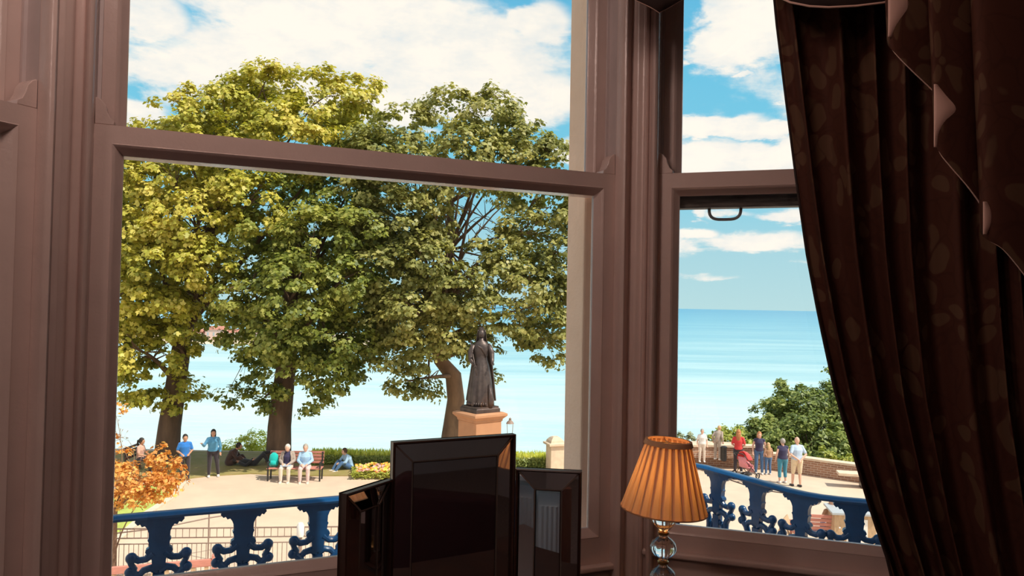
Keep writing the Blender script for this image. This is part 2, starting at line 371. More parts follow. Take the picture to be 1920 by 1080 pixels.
def bevel(o, w_=.004, seg=2):
    md = o.modifiers.new('bevel', 'BEVEL'); md.width = w_; md.segments = seg; md.limit_method = 'ANGLE'; md.angle_limit = R(35); return o
def grid_obj(name, P, mats, parent=None, uvs=None, smooth=True, thick=0, back=None):
    """P: array [ny][nx] of points"""
    ny, nx = len(P), len(P[0]); vs = [tuple(p) for row in P for p in row]
    fs = [(j * nx + i, j * nx + i + 1, (j + 1) * nx + i + 1, (j + 1) * nx + i) for j in range(ny - 1) for i in range(nx - 1)]
    me = bpy.data.meshes.new(name); me.from_pydata(vs, [], fs)
    for mm in (mats if isinstance(mats, (list, tuple)) else [mats]): me.materials.append(mm)
    if uvs is not None:
        ul = me.uv_layers.new(name='UVMap')
        flat = [c_ for row in uvs for c_ in row]
        for l in me.loops: ul.data[l.index].uv = flat[l.vertex_index]
    if smooth: me.polygons.foreach_set('use_smooth', [True] * len(me.polygons))
    o = bpy.data.objects.new(name, me); COL.objects.link(o)
    if parent: o.parent = parent
    if thick:
        md = o.modifiers.new('thickness', 'SOLIDIFY'); md.thickness = thick; md.offset = 0
        if back is not None: md.material_offset = back; md.material_offset_rim = back
    return o
# ------------------------------------------------------------------ the bay: planes of the three windows
PA = Vector((.2666, 2.2399, 0)); AA = R(23.05)
PB = Vector((.4630, 2.2192, 0)); AB = R(-18)
PC = Vector((-1.022, 1.590, 0)); AC = R(64)
def loc2w(P, ang, u, v): return (P.x + u * math.cos(ang) - v * math.sin(ang), P.y + u * math.sin(ang) + v * math.cos(ang))
ZT = 2.86   # top of the window openings
ZS = .66    # bottom
def ogee(u0, w_, z0, h, flip):
    pts = [(0, 0), (w_, 0), (w_, .010), (w_ * .78, .016), (w_ * .62, .030), (w_ * .52, .046), (w_ * .30, h * .93), (w_ * .12, h), (0, h)]
    return [((u0 + x) if not flip else (u0 - x), z0 + z) for x, z in pts]
def make_window(idx, P, ang, u0, u1, zb_rail, drop=0, dirty=False):
    t = empty('window_%d' % idx, P, ang, kind='structure')
    t['label'] = ['', 'wide middle sash window of the bay', 'narrow right sash window of the bay beside the curtain', 'left side sash window of the bay'][idx]
    fm = MB()
    for (a, b) in ((u0 - .03, u0), (u1, u1 + .03)): fm.box(a, b, -.002, .115, ZS - .05, ZT + .03)
    fm.box(u0 - .03, u1 + .03, -.002, .115, ZT, ZT + .05); fm.box(u0 - .03, u1 + .03, -.0, .16, ZS - .06, ZS - .003)
    for (a, b) in ((u0, u0 + .008), (u1 - .008, u1)): fm.box(a, b, .0465, .0545, ZS, ZT)
    fm.build('jamb_channel', M['liner'], t)
    bd = MB()
    for s, e in ((u0, -1), (u1, 1)):
        for z0, z1 in ((ZS - .06, ZT + .03),):
            prof = [(0, 0), (0, -.030), (.003, -.039), (.009, -.043), (.016, -.039), (.020, -.026), (.024, -.012), (.030, -.006), (.030, 0)]
            bd.prism([(s + e * (x - .001), y) for x, y in prof], z0, z1)
    bd.build('staff_bead', M['paint'], t, smooth=62)
    # lower sash
    ls = MB(); fl = .037; y0, y1 = .0005, .045
    ls.box(u0 + .001, u0 + fl, y0, y1, ZS, 1.85); ls.box(u1 - fl, u1 - .001, y0, y1, ZS, 1.85)
    ls.box(u0 + fl, u1 - fl, y0, y1, 1.808, 1.85); ls.box(u0 + fl, u1 - fl, y0, y1, ZS, zb_rail)
    prof = [(0, y0), (.002, -.0005), (.006, .002), (.010, .007), (.021, .022), (.024, .024), (.024, .036), (0, .045)]
    ls.frame(u0 + fl, u1 - fl, zb_rail, 1.808, prof)
    sash = ls.build('sash_frame', M['paint'], t, smooth=30)
    for fl_, ux in ((False, u0 + .001), (True, u1 - .001)):
        hb = MB(); hb.extr_xz(ogee(ux, .041, 1.85, .062, fl_), y0, y1); bevel(hb.build('sash_horn', M['paint'], sash, smooth=30), .0015, 1)
    g = MB(); g.box(u0 + fl + .014, u1 - fl - .014, .0285, .0315, zb_rail + .014, 1.808 - .014); g.build('glass_pane', M['glass'], sash)
    # upper sash
    us = MB(); y0, y1 = .0555, .098; zr = 1.845 - drop; fl = .036
    us.box(u0 + .001, u0 + fl, y0, y1, zr - .045, ZT); us.box(u1 - fl, u1 - .001, y0, y1, zr - .045, ZT)
    us.box(u0 + fl, u1 - fl, y0, y1, ZT - .045, ZT)
    us.frame(u0 + fl, u1 - fl, zr, ZT - .045, [(x, y + .055) for x, y in prof])
    usd = us.build('upper_sash_frame', M['paint'], t, smooth=30)
    rb = MB(); rb.box(u0 + fl, u1 - fl, y0, y1, zr - .045, zr); rb.build('meeting_rail', M['paint_dirty'] if dirty else M['paint'], usd)
    g = MB(); g.box(u0 + fl + .014, u1 - fl - .014, .083, .086, zr + .012, ZT - .059); g.build('glass_pane', M['glass'], usd)
    # sill board
    sb = MB(); zs = zb_rail - (.045 if idx == 2 else .075)
    sb.box(u0 - .03, u1 + .03, -.026, .0, zs - .018, zs); o = sb.build('window_sill', M['paint'], t); bevel(o, .006, 3)
    ex = MB(); ex.box(u0 - .02, u1 + .02, .10, .26, ZS - .07, ZS - .02); ex.build('outer_sill', M['stone'], t)
    return t, usd
W1, _ = make_window(1, PA, AA, -1.345, .045, .760, drop=.012)
W2, US2 = make_window(2, PB, AB, -.032, .90, .782, drop=.048, dirty=True)
W3, _ = make_window(3, PC, AC, -.95, .0, .765)
# pull handle under the right upper sash
hm = MB(); pts = []
for k in range(17):
    a = PI + PI * k / 16; pts.append((.158 + .046 * math.copysign(abs(math.cos(a)) ** .55, math.cos(a)), .078, 1.752 - .034 * abs(math.sin(a)) ** .7))
hm.tube(pts, .0046, 8); hm.build('pull_handle', M['steel'], US2, smooth='all')
# posts between the sashes
def post(name, P1, a1, u1, P2, a2, u2):
    A = Vector(loc2w(P1, a1, u1, 0)); B = Vector(loc2w(P2, a2, u2, 0)); d = (B - A); L = d.length; d.normalize(); n = Vector((-d.y, d.x))
    prof = [(0, 0), (0, -.006), (.08, -.008), (.10, -.014), (.16, -.016), (.20, -.010), (.24, -.003), (.40, -.003), (.46, -.008), (.62, -.008), (.68, -.003), (.80, -.004), (.84, -.012), (.90, -.016), (.97, -.014), (1, -.006), (1, 0)]
    poly = [tuple(A + d * t * L + n * y) for t, y in prof]
    poly += [loc2w(P2, a2, u2 - .012 * 0, .10), loc2w(P1, a1, u1, .10)]
    mb = MB(); mb.prism(poly, ZS - .70, 2.92); struct(mb.build(name, M['paint'], smooth=62))
post('trim_1', PA, AA, .075, PB, AB, -.062)
post('trim_2', PC, AC, .030, PA, AA, -1.375)
def stone(name, P1, a1, u1, P2, a2, u2):
    poly = [loc2w(P1, a1, u1, .117), loc2w(P1, a1, u1, .235), loc2w(P2, a2, u2, .235), loc2w(P2, a2, u2, .117)]
    mb = MB(); mb.prism(poly, -.30, 3.2); struct(bevel(mb.build(name, M['stone']), .006, 2))
stone('wall_bay_pier', PA, AA, .004, PB, AB, .0)
stone('wall_bay_pier', PC, AC, .02, PA, AA, -1.30)
# ------------------------------------------------------------------ room shell in the frame of the middle window
room = dict(u0=-3.6, u1=2.3, v0=-4.6)
VW = -.64
def L(u, v): return loc2w(PA, AA, u, v)
Cend = Vector(loc2w(PC, AC, -.98, 0)); Bend = Vector(loc2w(PB, AB, .93, 0))
def wall_prism(name, poly, z0, z1, mt):
    mb = MB(); mb.prism(poly, z0, z1); return struct(mb.build(name, mt))
def seg_wall(name, a, b, th, z0, z1, mt):
    a, b = Vector(a), Vector(b); d = (b - a).normalized(); n = Vector((-d.y, d.x)) * th
    return wall_prism(name, [tuple(a), tuple(b), tuple(b + n), tuple(a + n)], z0, z1, mt)
# below and above the three windows
for (P, a, ua, ub) in ((PC, AC, -.98, .03), (PA, AA, -1.375, .075), (PB, AB, -.062, .93)):
    seg_wall('wall_bay_below', loc2w(P, a, ua, .0), loc2w(P, a, ub, .0), .115, 0, ZS - .062, M['paint'])
    seg_wall('wall_bay_above', loc2w(P, a, ua, .0), loc2w(P, a, ub, .0), .115, ZT + .052, 3.1, M['wallp'])
pw1, pw2 = L(room['u0'], VW - .02), tuple(Cend); pw3, pw4 = tuple(Bend), None
cl_ = PA.xy; dA = Vector((math.cos(AA), math.sin(AA)))
lB = (Bend - PA.xy).dot(dA); vB = (Bend - PA.xy).dot(Vector((-dA.y, dA.x))); vC = (Cend - PA.xy).dot(Vector((-dA.y, dA.x))); uC = (Cend - PA.xy).dot(dA)
seg_wall('wall_front_left', L(room['u0'], vC), Cend, .25, 0, 3.1, M['wallp'])
seg_wall('wall_front_right', Bend, L(room['u1'], vB), .25, 0, 3.1, M['wallp'])
seg_wall('wall_left', L(room['u0'], room['v0']), L(room['u0'], vC + .25), .2, 0, 3.1, M['wallp'])
seg_wall('wall_back', L(room['u1'], room['v0']), L(room['u0'] - .2, room['v0']), .2, 0, 3.1, M['wallp'])
seg_wall('wall_right', L(room['u1'], vB + .25), L(room['u1'], room['v0']), .2, 0, 3.1, M['wallp'])
outline = [L(room['u0'] - .2, room['v0'] - .2), L(room['u1'] + .2, room['v0'] - .2), L(room['u1'] + .2, vB + .2), loc2w(PB, AB, .96, .18), loc2w(PB, AB, 0, .12), loc2w(PA, AA, 0, .12), loc2w(PA, AA, -1.3, .12), loc2w(PC, AC, 0, .12), loc2w(PC, AC, -.99, .18), L(room['u0'] - .2, vC + .2)]
wall_prism('floor', outline, -.12, 0, M['carpet']); wall_prism('ceiling', outline, 3.1, 3.25, M['ceil'])
# ------------------------------------------------------------------ ground, sea, headland
def poly_obj(name, pts, z, mt, th=.05):
    mb = MB(); mb.prism([(p[0], p[1]) for p in pts], z - th, z); return mb.build(name, mt)
struct(poly_obj('ground_promenade', [(-40, -6), (40, -6), (40, 31.5), (-40, 31.5)], GZ, M['path'], .4))
mb = MB(); P = []
for i in range(41):
    x = -140 + 7 * i; row = []
    for (y, z) in ((31.4, GZ - .02), (34, GZ - 1.0), (42, GZ - 6), (75, GZ - 20), (130, GZ - 36), (200, GZ - 57), (230, GZ - 58)): row.append((x, y + 2 * math.sin(x * .1), z))
    P.append(row)
struct(grid_obj('ground_cliff_slope', P, M['slope']))
SEAZ = -60.0
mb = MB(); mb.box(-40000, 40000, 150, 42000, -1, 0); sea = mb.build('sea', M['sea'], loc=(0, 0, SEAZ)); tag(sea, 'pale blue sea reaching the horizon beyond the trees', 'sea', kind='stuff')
# lawns
def gpoly(name, px, z, mt, label, kind='structure', cat=None, th=.03):
    pts = [gp(a, b) for a, b in px]; o = poly_obj(name, pts, z, mt, th); tag(o, label, cat, kind=kind); return o
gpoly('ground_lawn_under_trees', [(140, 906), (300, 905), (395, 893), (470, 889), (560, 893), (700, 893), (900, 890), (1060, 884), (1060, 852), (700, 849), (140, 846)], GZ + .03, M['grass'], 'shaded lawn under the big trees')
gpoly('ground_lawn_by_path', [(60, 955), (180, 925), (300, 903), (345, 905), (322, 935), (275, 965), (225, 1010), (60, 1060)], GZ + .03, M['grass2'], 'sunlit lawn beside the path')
k = MB(); kp = [gp(*q) for q in ((345, 905), (322, 935), (275, 965), (225, 1010), (150, 1060))]
for a, b in zip(kp[:-1], kp[1:]): k.obox(a + Vector((0, 0, .03)), b + Vector((0, 0, .03)), .22, .08)
struct(k.build('ground_kerb', M['kerb']))
# headland with town
hp = MB(); cx = at(470, 655, 1080); P = []
land = MB(); xs = np.linspace(-620, -170, 40)
rows = []
for i, x in enumerate(xs):
    hgt = 6 + 10 * max(0, math.sin((x + 620) / 450 * PI)) + 3 * math.sin(x * .05)
    rows.append([(x, 1020, SEAZ - 1), (x, 1040, SEAZ + .4 * hgt), (x, 1080, SEAZ + hgt), (x, 1140, SEAZ + hgt * 1.1), (x, 1200, SEAZ - 1)])
struct(grid_obj('ground_harbour_headland', rows, M['palestone']))
M['hw1'] = mat('house_pink', (.75, .5, .42), .9); M['hw2'] = mat('house_cream', (.85, .72, .6), .9); M['roof'] = mat('house_roof', (.45, .2, .15), .9)
for i, (hx, hw, hh, wm) in enumerate([(-470, 26, 13, 'hw1'), (-440, 22, 10, 'hw2'), (-412, 24, 15, 'hw1'), (-384, 20, 11, 'hw2'), (-352, 30, 12, 'hw1'), (-310, 24, 9, 'hw2'), (-278, 26, 11, 'hw1')]):
    zz = SEAZ + 4
    e = empty('harbour_house', (hx, 1036, zz), 0, ['pinkish harbour house far across the bay seen through the trees, leftmost', 'cream harbour house second from the left across the bay', 'tallest pinkish harbour house across the bay', 'cream harbour house fourth from the left across the bay', 'wide pinkish harbour house across the bay', 'low cream harbour house across the bay', 'rightmost pinkish harbour house across the bay'][i], 'house', 'houses on the far shore of the bay')
    b = MB(); b.box(-hw / 2, hw / 2, 0, 14, 0, hh); b.build('house_wall', M[wm], e)
    b = MB(); b.add([(-hw / 2 - 1, -1, hh), (hw / 2 + 1, -1, hh), (hw / 2 + 1, 15, hh), (-hw / 2 - 1, 15, hh), (-hw / 2 - 1, 7, hh + 5), (hw / 2 + 1, 7, hh + 5)], [(0, 1, 5, 4), (2, 3, 4, 5), (0, 4, 3), (1, 2, 5), (0, 3, 2, 1)]); b.build('roof', M['roof'], e)
    for q in range(3):
        b = MB(); b.box(-hw / 3 + q * hw / 3 - 1.2, -hw / 3 + q * hw / 3 + 1.2, -.3, 0, hh * .45, hh * .75); b.build('house_window', M['greylid'], e)
# ------------------------------------------------------------------ foliage
LEAF = {'maple': np.array([(0, -.5, 0), (.36, -.36, -.06), (.52, .06, -.12), (.22, .10, 0), (0, .58, -.12), (-.22, .10, 0), (-.52, .06, -.12), (-.36, -.36, -.06)]),
        'oval': np.array([(0, -.5, -.04), (.26, -.12, 0), (.2, .28, 0), (0, .55, -.1), (-.2, .28, 0), (-.26, -.12, 0)]),
        'blade': np.array([(-.10, 0, 0), (.10, 0, 0), (.13, .6, .03), (0, 1.2, .12), (-.13, .6, .03)])}
def leaves(name, C_, N_, S_, shape, mt, parent=None):
    L_ = LEAF[shape]; k = len(L_); n = len(C_)
    N_ = N_ / (np.linalg.norm(N_, axis=1, keepdims=True) + 1e-9)
    T = RNG.normal(size=(n, 3)); T -= N_ * (T * N_).sum(1, keepdims=True); T /= np.linalg.norm(T, axis=1, keepdims=True) + 1e-9
    if shape == 'blade': T, N_ = N_, T; 
    B = np.cross(N_, T)
    V = C_[:, None, :] + S_[:, None, None] * (L_[None, :, 0:1] * B[:, None, :] + L_[None, :, 1:2] * T[:, None, :] + L_[None, :, 2:3] * N_[:, None, :])
    me = bpy.data.meshes.new(name); me.vertices.add(n * k); me.vertices.foreach_set('co', V.reshape(-1).astype(np.float32))
    me.loops.add(n * k); me.loops.foreach_set('vertex_index', np.arange(n * k, dtype=np.int32))
    me.polygons.add(n); me.polygons.foreach_set('loop_start', np.arange(0, n * k, k, dtype=np.int32))
    try: me.polygons.foreach_set('loop_total', np.full(n, k, dtype=np.int32))
    except Exception: pass
    me.update(calc_edges=True); me.materials.append(mt)
    o = bpy.data.objects.new(name, me); COL.objects.link(o)
    if parent: o.parent = parent
    return o
def clump_points(blobs, per_area, leaf_per, sub_r, flat=.55, origin=(0, 0, 0)):
    """blobs: (x,y,z,r[,sparse]); returns leaf centres, normals"""
    Cs, Ns = [], []
    for b in blobs:
        x, y, z, r_ = b[:4]; dn = b[4] if len(b) > 4 else 1
        ns = max(3, int(per_area * r_ * r_ * dn))
        d = RNG.normal(size=(ns, 3)); d /= np.linalg.norm(d, axis=1, keepdims=True)
        rad = r_ * RNG.uniform(.45, 1.05, ns) ** .5
        sc = np.array([x, y, z]) + d * rad[:, None] * np.array([1, 1, .9])
        for i in range(ns):
            m_ = int(leaf_per * RNG.uniform(.6, 1.3)); sr = sub_r * RNG.uniform(.6, 1.35)
            q = RNG.normal(size=(m_, 3)); q /= np.linalg.norm(q, axis=1, keepdims=True); q *= RNG.uniform(.3, 1, (m_, 1))
            q[:, 2] = q[:, 2] * flat - .35 * (q[:, 0] ** 2 + q[:, 1] ** 2)
            Cs.append(sc[i] + q * sr); Ns.append(q * .7 + d[i] * .5 + np.array([0, 0, .75]) + RNG.normal(size=(m_, 3)) * .35)
    return np.concatenate(Cs) - np.array(origin), np.concatenate(Ns)
def px_blob(px, py, rpx, Y, dn=1):
    p = at(px, py, Y); return (p.x, p.y, p.z, rpx / FPX * Y, dn)
def tree(name, label, cat, base, trunk_pts, trunk_r, blobs, leafm, bark, leaf=.17, per=17.0, lp=58, sub=.46, twigs=True, group=None, origin_z=None):
    e = empty(name, base, 0, label, cat, group); bv = Vector(base)
    tb = MB(); pts = [Vector(p) - bv for p in trunk_pts]
    # flare at the root
    tb.tube([pts[0] - Vector((0, 0, .3))] + pts, [trunk_r[0] * 1.5] + list(trunk_r), 14)
    top = pts[-1]
    for b in blobs:
        c_ = Vector(b[:3]) - bv
        # start of the limb somewhere on the upper trunk
        k_ = max(1, min(len(pts) - 1, int(random.uniform(len(pts) * .45, len(pts))))); st = pts[k_]
        if c_.z < st.z + .6: st = pts[max(1, k_ - 1)]
        r0 = trunk_r[min(k_, len(trunk_r) - 1)] * random.uniform(.32, .5)
        mid = st.lerp(c_, .5) + Vector((random.uniform(-.5, .5), random.uniform(-.5, .5), random.uniform(.1, .7)))
        bz = [st.lerp(mid, t_ / 3).lerp(mid.lerp(c_, t_ / 3), t_ / 3) for t_ in range(4)]
        bz = [st * (1 - t_) ** 2 + mid * 2 * t_ * (1 - t_) + c_ * t_ * t_ for t_ in (0, .2, .4, .6, .8, 1)]
        tb.tube(bz, [r0, r0 * .8, r0 * .62, r0 * .45, r0 * .3, r0 * .14], 7)
        if twigs:
            for q in range(7):
                t_ = random.uniform(.45, 1); s_ = st * (1 - t_) ** 2 + mid * 2 * t_ * (1 - t_) + c_ * t_ * t_
                dv = Vector((random.gauss(0, 1), random.gauss(0, 1), random.gauss(.35, .8))).normalized() * b[3] * random.uniform(.6, 1.0)
                tb.tube([s_, s_ + dv * .5 + Vector((0, 0, .1 * b[3])), s_ + dv], [r0 * .25, r0 * .15, .008], 5)
    tb.build('trunk', bark, e, smooth=60)
    C_, N_ = clump_points(blobs, per, lp, sub, origin=base)
    S_ = leaf * RNG.uniform(.7, 1.25, len(C_))
    leaves('foliage', C_, N_, S_, 'maple', leafm, e)
    return e
def up(base, pxs, Y): return [Vector(base)] + [at(a, b, Y) for a, b in pxs]
b1 = gp(312, 862); Y1 = b1.y
tree('sycamore_tree', 'tall yellow-green tree at the left with its trunk behind the golden sapling', 'tree', b1, up(b1, [(318, 800), (330, 720), (345, 620), (365, 520), (400, 420), (430, 320)], Y1), [.48, .42, .38, .33, .28, .2, .12],
     [px_blob(*q) for q in [(215, 330, 60, 28.6), (200, 420, 60, 28.6), (235, 300, 40, 28), (205, 600, 50, 27.6), (215, 680, 40, 28), (500, 185, 80, 29.5), (508, 128, 26, 29.6, .8), (420, 205, 75, 29), (345, 225, 66, 28.5), (285, 262, 48, 28.4), (590, 190, 78, 30), (665, 185, 60, 30.5), (560, 260, 90, 28.4), (440, 290, 90, 27.6), (330, 320, 85, 27.2), (250, 350, 70, 27.5),
      (640, 265, 65, 29.5), (360, 400, 90, 26.9), (250, 440, 80, 27), (470, 380, 78, 27.2), (310, 500, 85, 26.8), (220, 560, 70, 27), (390, 495, 70, 27), (300, 590, 70, 27.6), (240, 650, 60, 27.2), (330, 650, 55, 28.6), (265, 715, 48, 28.4), (330, 735, 45, 29.2, .9), (180, 500, 90, 28.5), (180, 640, 80, 29), (470, 200, 70, 31.5), (380, 300, 90, 31.5), (300, 430, 100, 31.5), (270, 560, 90, 31.5), (350, 590, 60, 31)]],
     M['leaf_yellow'], M['bark'], leaf=.17)
b2 = gp(522, 866); Y2 = b2.y
tree('sycamore_tree', 'big green tree in the middle rising behind the couple on the bench', 'tree', b2, up(b2, [(524, 800), (530, 740), (540, 660), (548, 560), (556, 470), (570, 400)], Y2), [.50, .45, .42, .36, .28, .2, .12],
     [px_blob(*q) for q in [(680, 300, 70, 29.4), (640, 440, 60, 30.8), (700, 480, 60, 31), (670, 570, 60, 29), (570, 375, 75, 28.6), (650, 365, 70, 29), (500, 440, 70, 27.4), (590, 450, 80, 27), (670, 430, 62, 27.6), (470, 540, 75, 27.2), (560, 540, 85, 26.6), (645, 520, 62, 27), (430, 600, 48, 28), (510, 625, 75, 27.4), (600, 620, 80, 27.4), (660, 640, 50, 28), (550, 695, 62, 28), (620, 700, 55, 28.4), (460, 690, 36, 28.4, .6), (425, 740, 26, 28.6, .5), (495, 745, 36, 28.6, .8), (590, 745, 34, 28.8, .8), (655, 695, 36, 29), (540, 420, 90, 31.5), (560, 560, 100, 31.5), (630, 620, 70, 31.5), (500, 640, 60, 31)]],
     M['leaf_green'], M['bark'], leaf=.16)
b3 = gp(842, 859); Y3 = b3.y
tree('sycamore_tree', 'olive-green tree with an arching pale brown trunk behind the statue', 'tree', b3, up(b3, [(845, 818), (855, 750), (850, 705), (825, 675), (815, 640), (830, 560), (842, 470), (845, 380), (850, 300)], Y3), [.42, .38, .36, .34, .27, .24, .22, .18, .14, .08],
     [px_blob(*q) for q in [(760, 450, 70, 29.5), (740, 600, 60, 29.4), (820, 560, 55, 30.5), (985, 350, 55, 29.6), (1030, 330, 45, 29.5), (1000, 480, 50, 29.6), (905, 340, 34, 29.2, .8), (960, 240, 44, 30), (1060, 560, 45, 28.6), (880, 640, 40, 30), (990, 610, 45, 30), (830, 360, 45, 28.4), (800, 440, 45, 28.2), (945, 440, 32, 28.4, .8), (905, 470, 36, 28.2, .8), (960, 370, 34, 28.6, .8), (700, 350, 60, 28.4), (690, 430, 60, 28.6), (700, 580, 50, 28.6), (760, 240, 62, 29), (700, 290, 60, 28.4), (840, 215, 58, 29.5), (920, 220, 56, 29.5), (935, 180, 26, 29.6, .7), (985, 260, 50, 29.5), (1040, 290, 42, 29, .8), (870, 290, 70, 28.4), (960, 310, 62, 28.6), (780, 330, 70, 28), (1040, 380, 55, 28.6, .8), (1000, 430, 52, 28.5, .8), (740, 410, 70, 28.2), (820, 400, 40, 28.2, .7), (720, 500, 70, 28), (790, 490, 60, 27.6), (1050, 480, 60, 28.5), (1000, 530, 60, 28), (860, 540, 62, 27.5), (930, 500, 45, 28, .8), (780, 580, 70, 27.6), (930, 585, 60, 28), (850, 610, 62, 28.2), (1020, 600, 50, 28.4), (1030, 655, 30, 28.6), (740, 650, 52, 28.5), (790, 665, 50, 28.4), (760, 715, 38, 28.6), (805, 728, 22, 28.6, .8), (925, 705, 20, 28.8, .9), (900, 650, 34, 29), (740, 560, 80, 31.5), (850, 560, 60, 31.5, .6), (1110, 420, 70, 29), (1110, 540, 70, 29)]],
     M['leaf_olive'], M['bark2'], leaf=.155, per=20)
# small golden sapling near the railing
YS = 16.0; b4 = at(213, 1115, YS); b4.z = GZ
tree('golden_sapling', 'small sapling with orange and gold leaves at the lower left', 'tree', b4, up(b4, [(214, 1040), (216, 960), (225, 930), (250, 880)], YS), [.055, .05, .045, .035, .02],
     [px_blob(*q) for q in [(268, 893, 44, YS), (225, 900, 38, YS), (315, 885, 32, YS), (300, 850, 24, YS, .8), (225, 862, 24, YS, .8), (215, 940, 22, YS, .8), (300, 915, 30, YS - .2), (260, 925, 30, YS - .2), (340, 868, 14, YS, .7), (212, 820, 18, YS, .5), (216, 770, 18, YS, .4), (205, 740, 22, YS, .5), (335, 905, 18, YS, .6), (165, 880, 50, YS), (160, 780, 45, YS, .5)]],
     M['leaf_orange'], M['bark2'], leaf=.076, per=230, lp=15, sub=.13)
def bush(name, label, blobs, leafm, leaf, per, lp, sub, cat='bush', group=None, shape='oval', base=None):
    if base is None:
        x = sum(b[0] for b in blobs) / len(blobs); y = sum(b[1] for b in blobs) / len(blobs); base = (x, y, min(b[2] - b[3] for b in blobs))
    e = empty(name, base, 0, label, cat, group)
    tb = MB()
    for b in blobs:
        tb.tube([Vector((0, 0, 0)), Vector(b[:3]) - Vector(base)], [.05, .015], 5)
    tb.build('stem', M['bark'], e)
    C_, N_ = clump_points(blobs, per, lp, sub, origin=base); leaves('foliage', C_, N_, leaf * RNG.uniform(.7, 1.25, len(C_)), shape, leafm, e); return e
bush('tree_canopy', 'rounded green treetops beyond the brick wall at the right', [px_blob(*q) for q in [(1500, 765, 52, 36), (1450, 790, 45, 36), (1560, 750, 42, 37), (1600, 770, 50, 36), (1420, 815, 32, 35), (1520, 820, 50, 34), (1470, 830, 40, 34), (1590, 830, 50, 34), (1640, 780, 60, 36), (1405, 805, 22, 35.5), (1640, 860, 50, 33), (1545, 735, 25, 38), (1565, 690, 12, 37, .8), (1480, 735, 26, 37), (1560, 800, 60, 38), (1610, 820, 60, 38), (1490, 800, 60, 38), (1430, 830, 40, 37), (1570, 850, 40, 33)]], M['leaf_shrub'], .19, 30, 60, .42, 'tree')
bush('shrub', 'yellow-green shrub beyond the wall between the leaning figure and the treetops', [px_blob(*q) for q in [(1350, 815, 20, 34), (1375, 812, 18, 34), (1335, 828, 16, 33.5), (1390, 828, 18, 33.5), (1362, 830, 18, 33.5)]], M['leaf_bright'], .16, 50, 45, .28)
bush('shrub', 'grey-green shrub just above the lampshade', [px_blob(*q) for q in [(1285, 825, 17, 34), (1310, 830, 16, 34), (1265, 830, 15, 34), (1240, 835, 20, 34)]], M['leaf_grey'], .15, 50, 40, .28)
bush('shrub', 'bright green shrub spilling over the wall behind the man in the pale shirt', [px_blob(*q) for q in [(1545, 852, 17, 31.5), (1570, 862, 16, 31), (1595, 866, 18, 31), (1620, 872, 18, 31), (1530, 862, 12, 31.5)]], M['leaf_bright'], .14, 60, 40, .22)
bush('shrub', 'upright young bush behind the woman with the pushchair', [px_blob(*q) for q in [(1440, 845, 13, 32), (1436, 825, 9, 32), (1448, 858, 12, 32), (1430, 850, 10, 32)]], M['leaf_shrub'], .13, 90, 34, .18)
bush('shrub', 'loose yellow-green bush behind the people lounging on the grass', [px_blob(*q) for q in [(455, 836, 22, 33.5), (480, 826, 24, 33.8), (430, 838, 14, 33.5, .8), (470, 848, 20, 33.3), (500, 842, 20, 33.5), (440, 850, 16, 33.3)]], M['leaf_hedge'], .11, 110, 26, .25)
# hedge
def hedge():
    a, b = gp(585, 872), gp(1030, 868); a.y = 29.35; b.y = 29.5; a.x *= 29.35 / 29.0; d = (b - a)
    e = empty('hedge', a, 0, 'long clipped hedge with sprouting grassy top along the cliff edge', 'hedge')
    Lh = d.length; ang = math.atan2(d.y, d.x)
    cb = MB(); cb.box(0, Lh, -.3, .3, 0, .34); o = cb.build('hedge_core', M['slope'], e, rotz=ang)
    n = 9000; C_ = np.stack([RNG.uniform(0, Lh, n), np.where(RNG.random(n) < .75, -.33, RNG.uniform(-.33, .33, n)) + RNG.normal(0, .04, n), RNG.uniform(0, .40, n)], 1)
    N_ = np.stack([RNG.normal(0, .4, n), np.full(n, -.7), np.full(n, .7)], 1) + RNG.normal(0, .3, (n, 3))
    leaves('hedge_leaves', C_, N_, .11 * RNG.uniform(.7, 1.2, n), 'oval', M['leaf_shrub'], e).rotation_euler = (0, 0, ang)
    n = 7000; C_ = np.stack([RNG.uniform(0, Lh, n), RNG.uniform(-.34, .3, n), RNG.uniform(.22, .42, n)], 1)
    N_ = np.stack([RNG.normal(0, .25, n), RNG.normal(0, .25, n), np.full(n, 1.)], 1)
    leaves('hedge_shoots', C_, N_, .15 * RNG.uniform(.6, 1.4, n), 'blade', M['leaf_hedge'], e).rotation_euler = (0, 0, ang)
    return e
hedge()
def flower_bed():
    e = empty('flower_bed', gp(710, 893), 0, 'flower bed with orange and yellow blooms by the lawn edge', 'flower bed')
    o0 = Vector(e.location)
    n = 1600; P_ = [gp(random.uniform(660, 800), random.uniform(884, 900)) - o0 for _ in range(n)]
    C_ = np.array([(p.x, p.y, random.uniform(.03, .28)) for p in P_]); N_ = np.stack([RNG.normal(0, .5, n), RNG.normal(-.3, .5, n), np.ones(n)], 1)
    leaves('foliage', C_, N_, .13 * RNG.uniform(.6, 1.3, n), 'oval', M['leaf_bright'], e)
    for mt in ('flower_o', 'flower_y', 'flower_p'):
        n = 110; P_ = [gp(random.uniform(668, 798), random.uniform(884, 899)) - o0 for _ in range(n)]
        C_ = np.array([(p.x, p.y, random.uniform(.26, .36)) for p in P_]); N_ = np.stack([RNG.normal(0, .3, n), RNG.normal(-.5, .3, n), np.ones(n)], 1)
        leaves('blossom', C_, N_, np.full(n, .12), 'maple', M[mt], e)['kind'] = 'stuff'
flower_bed()
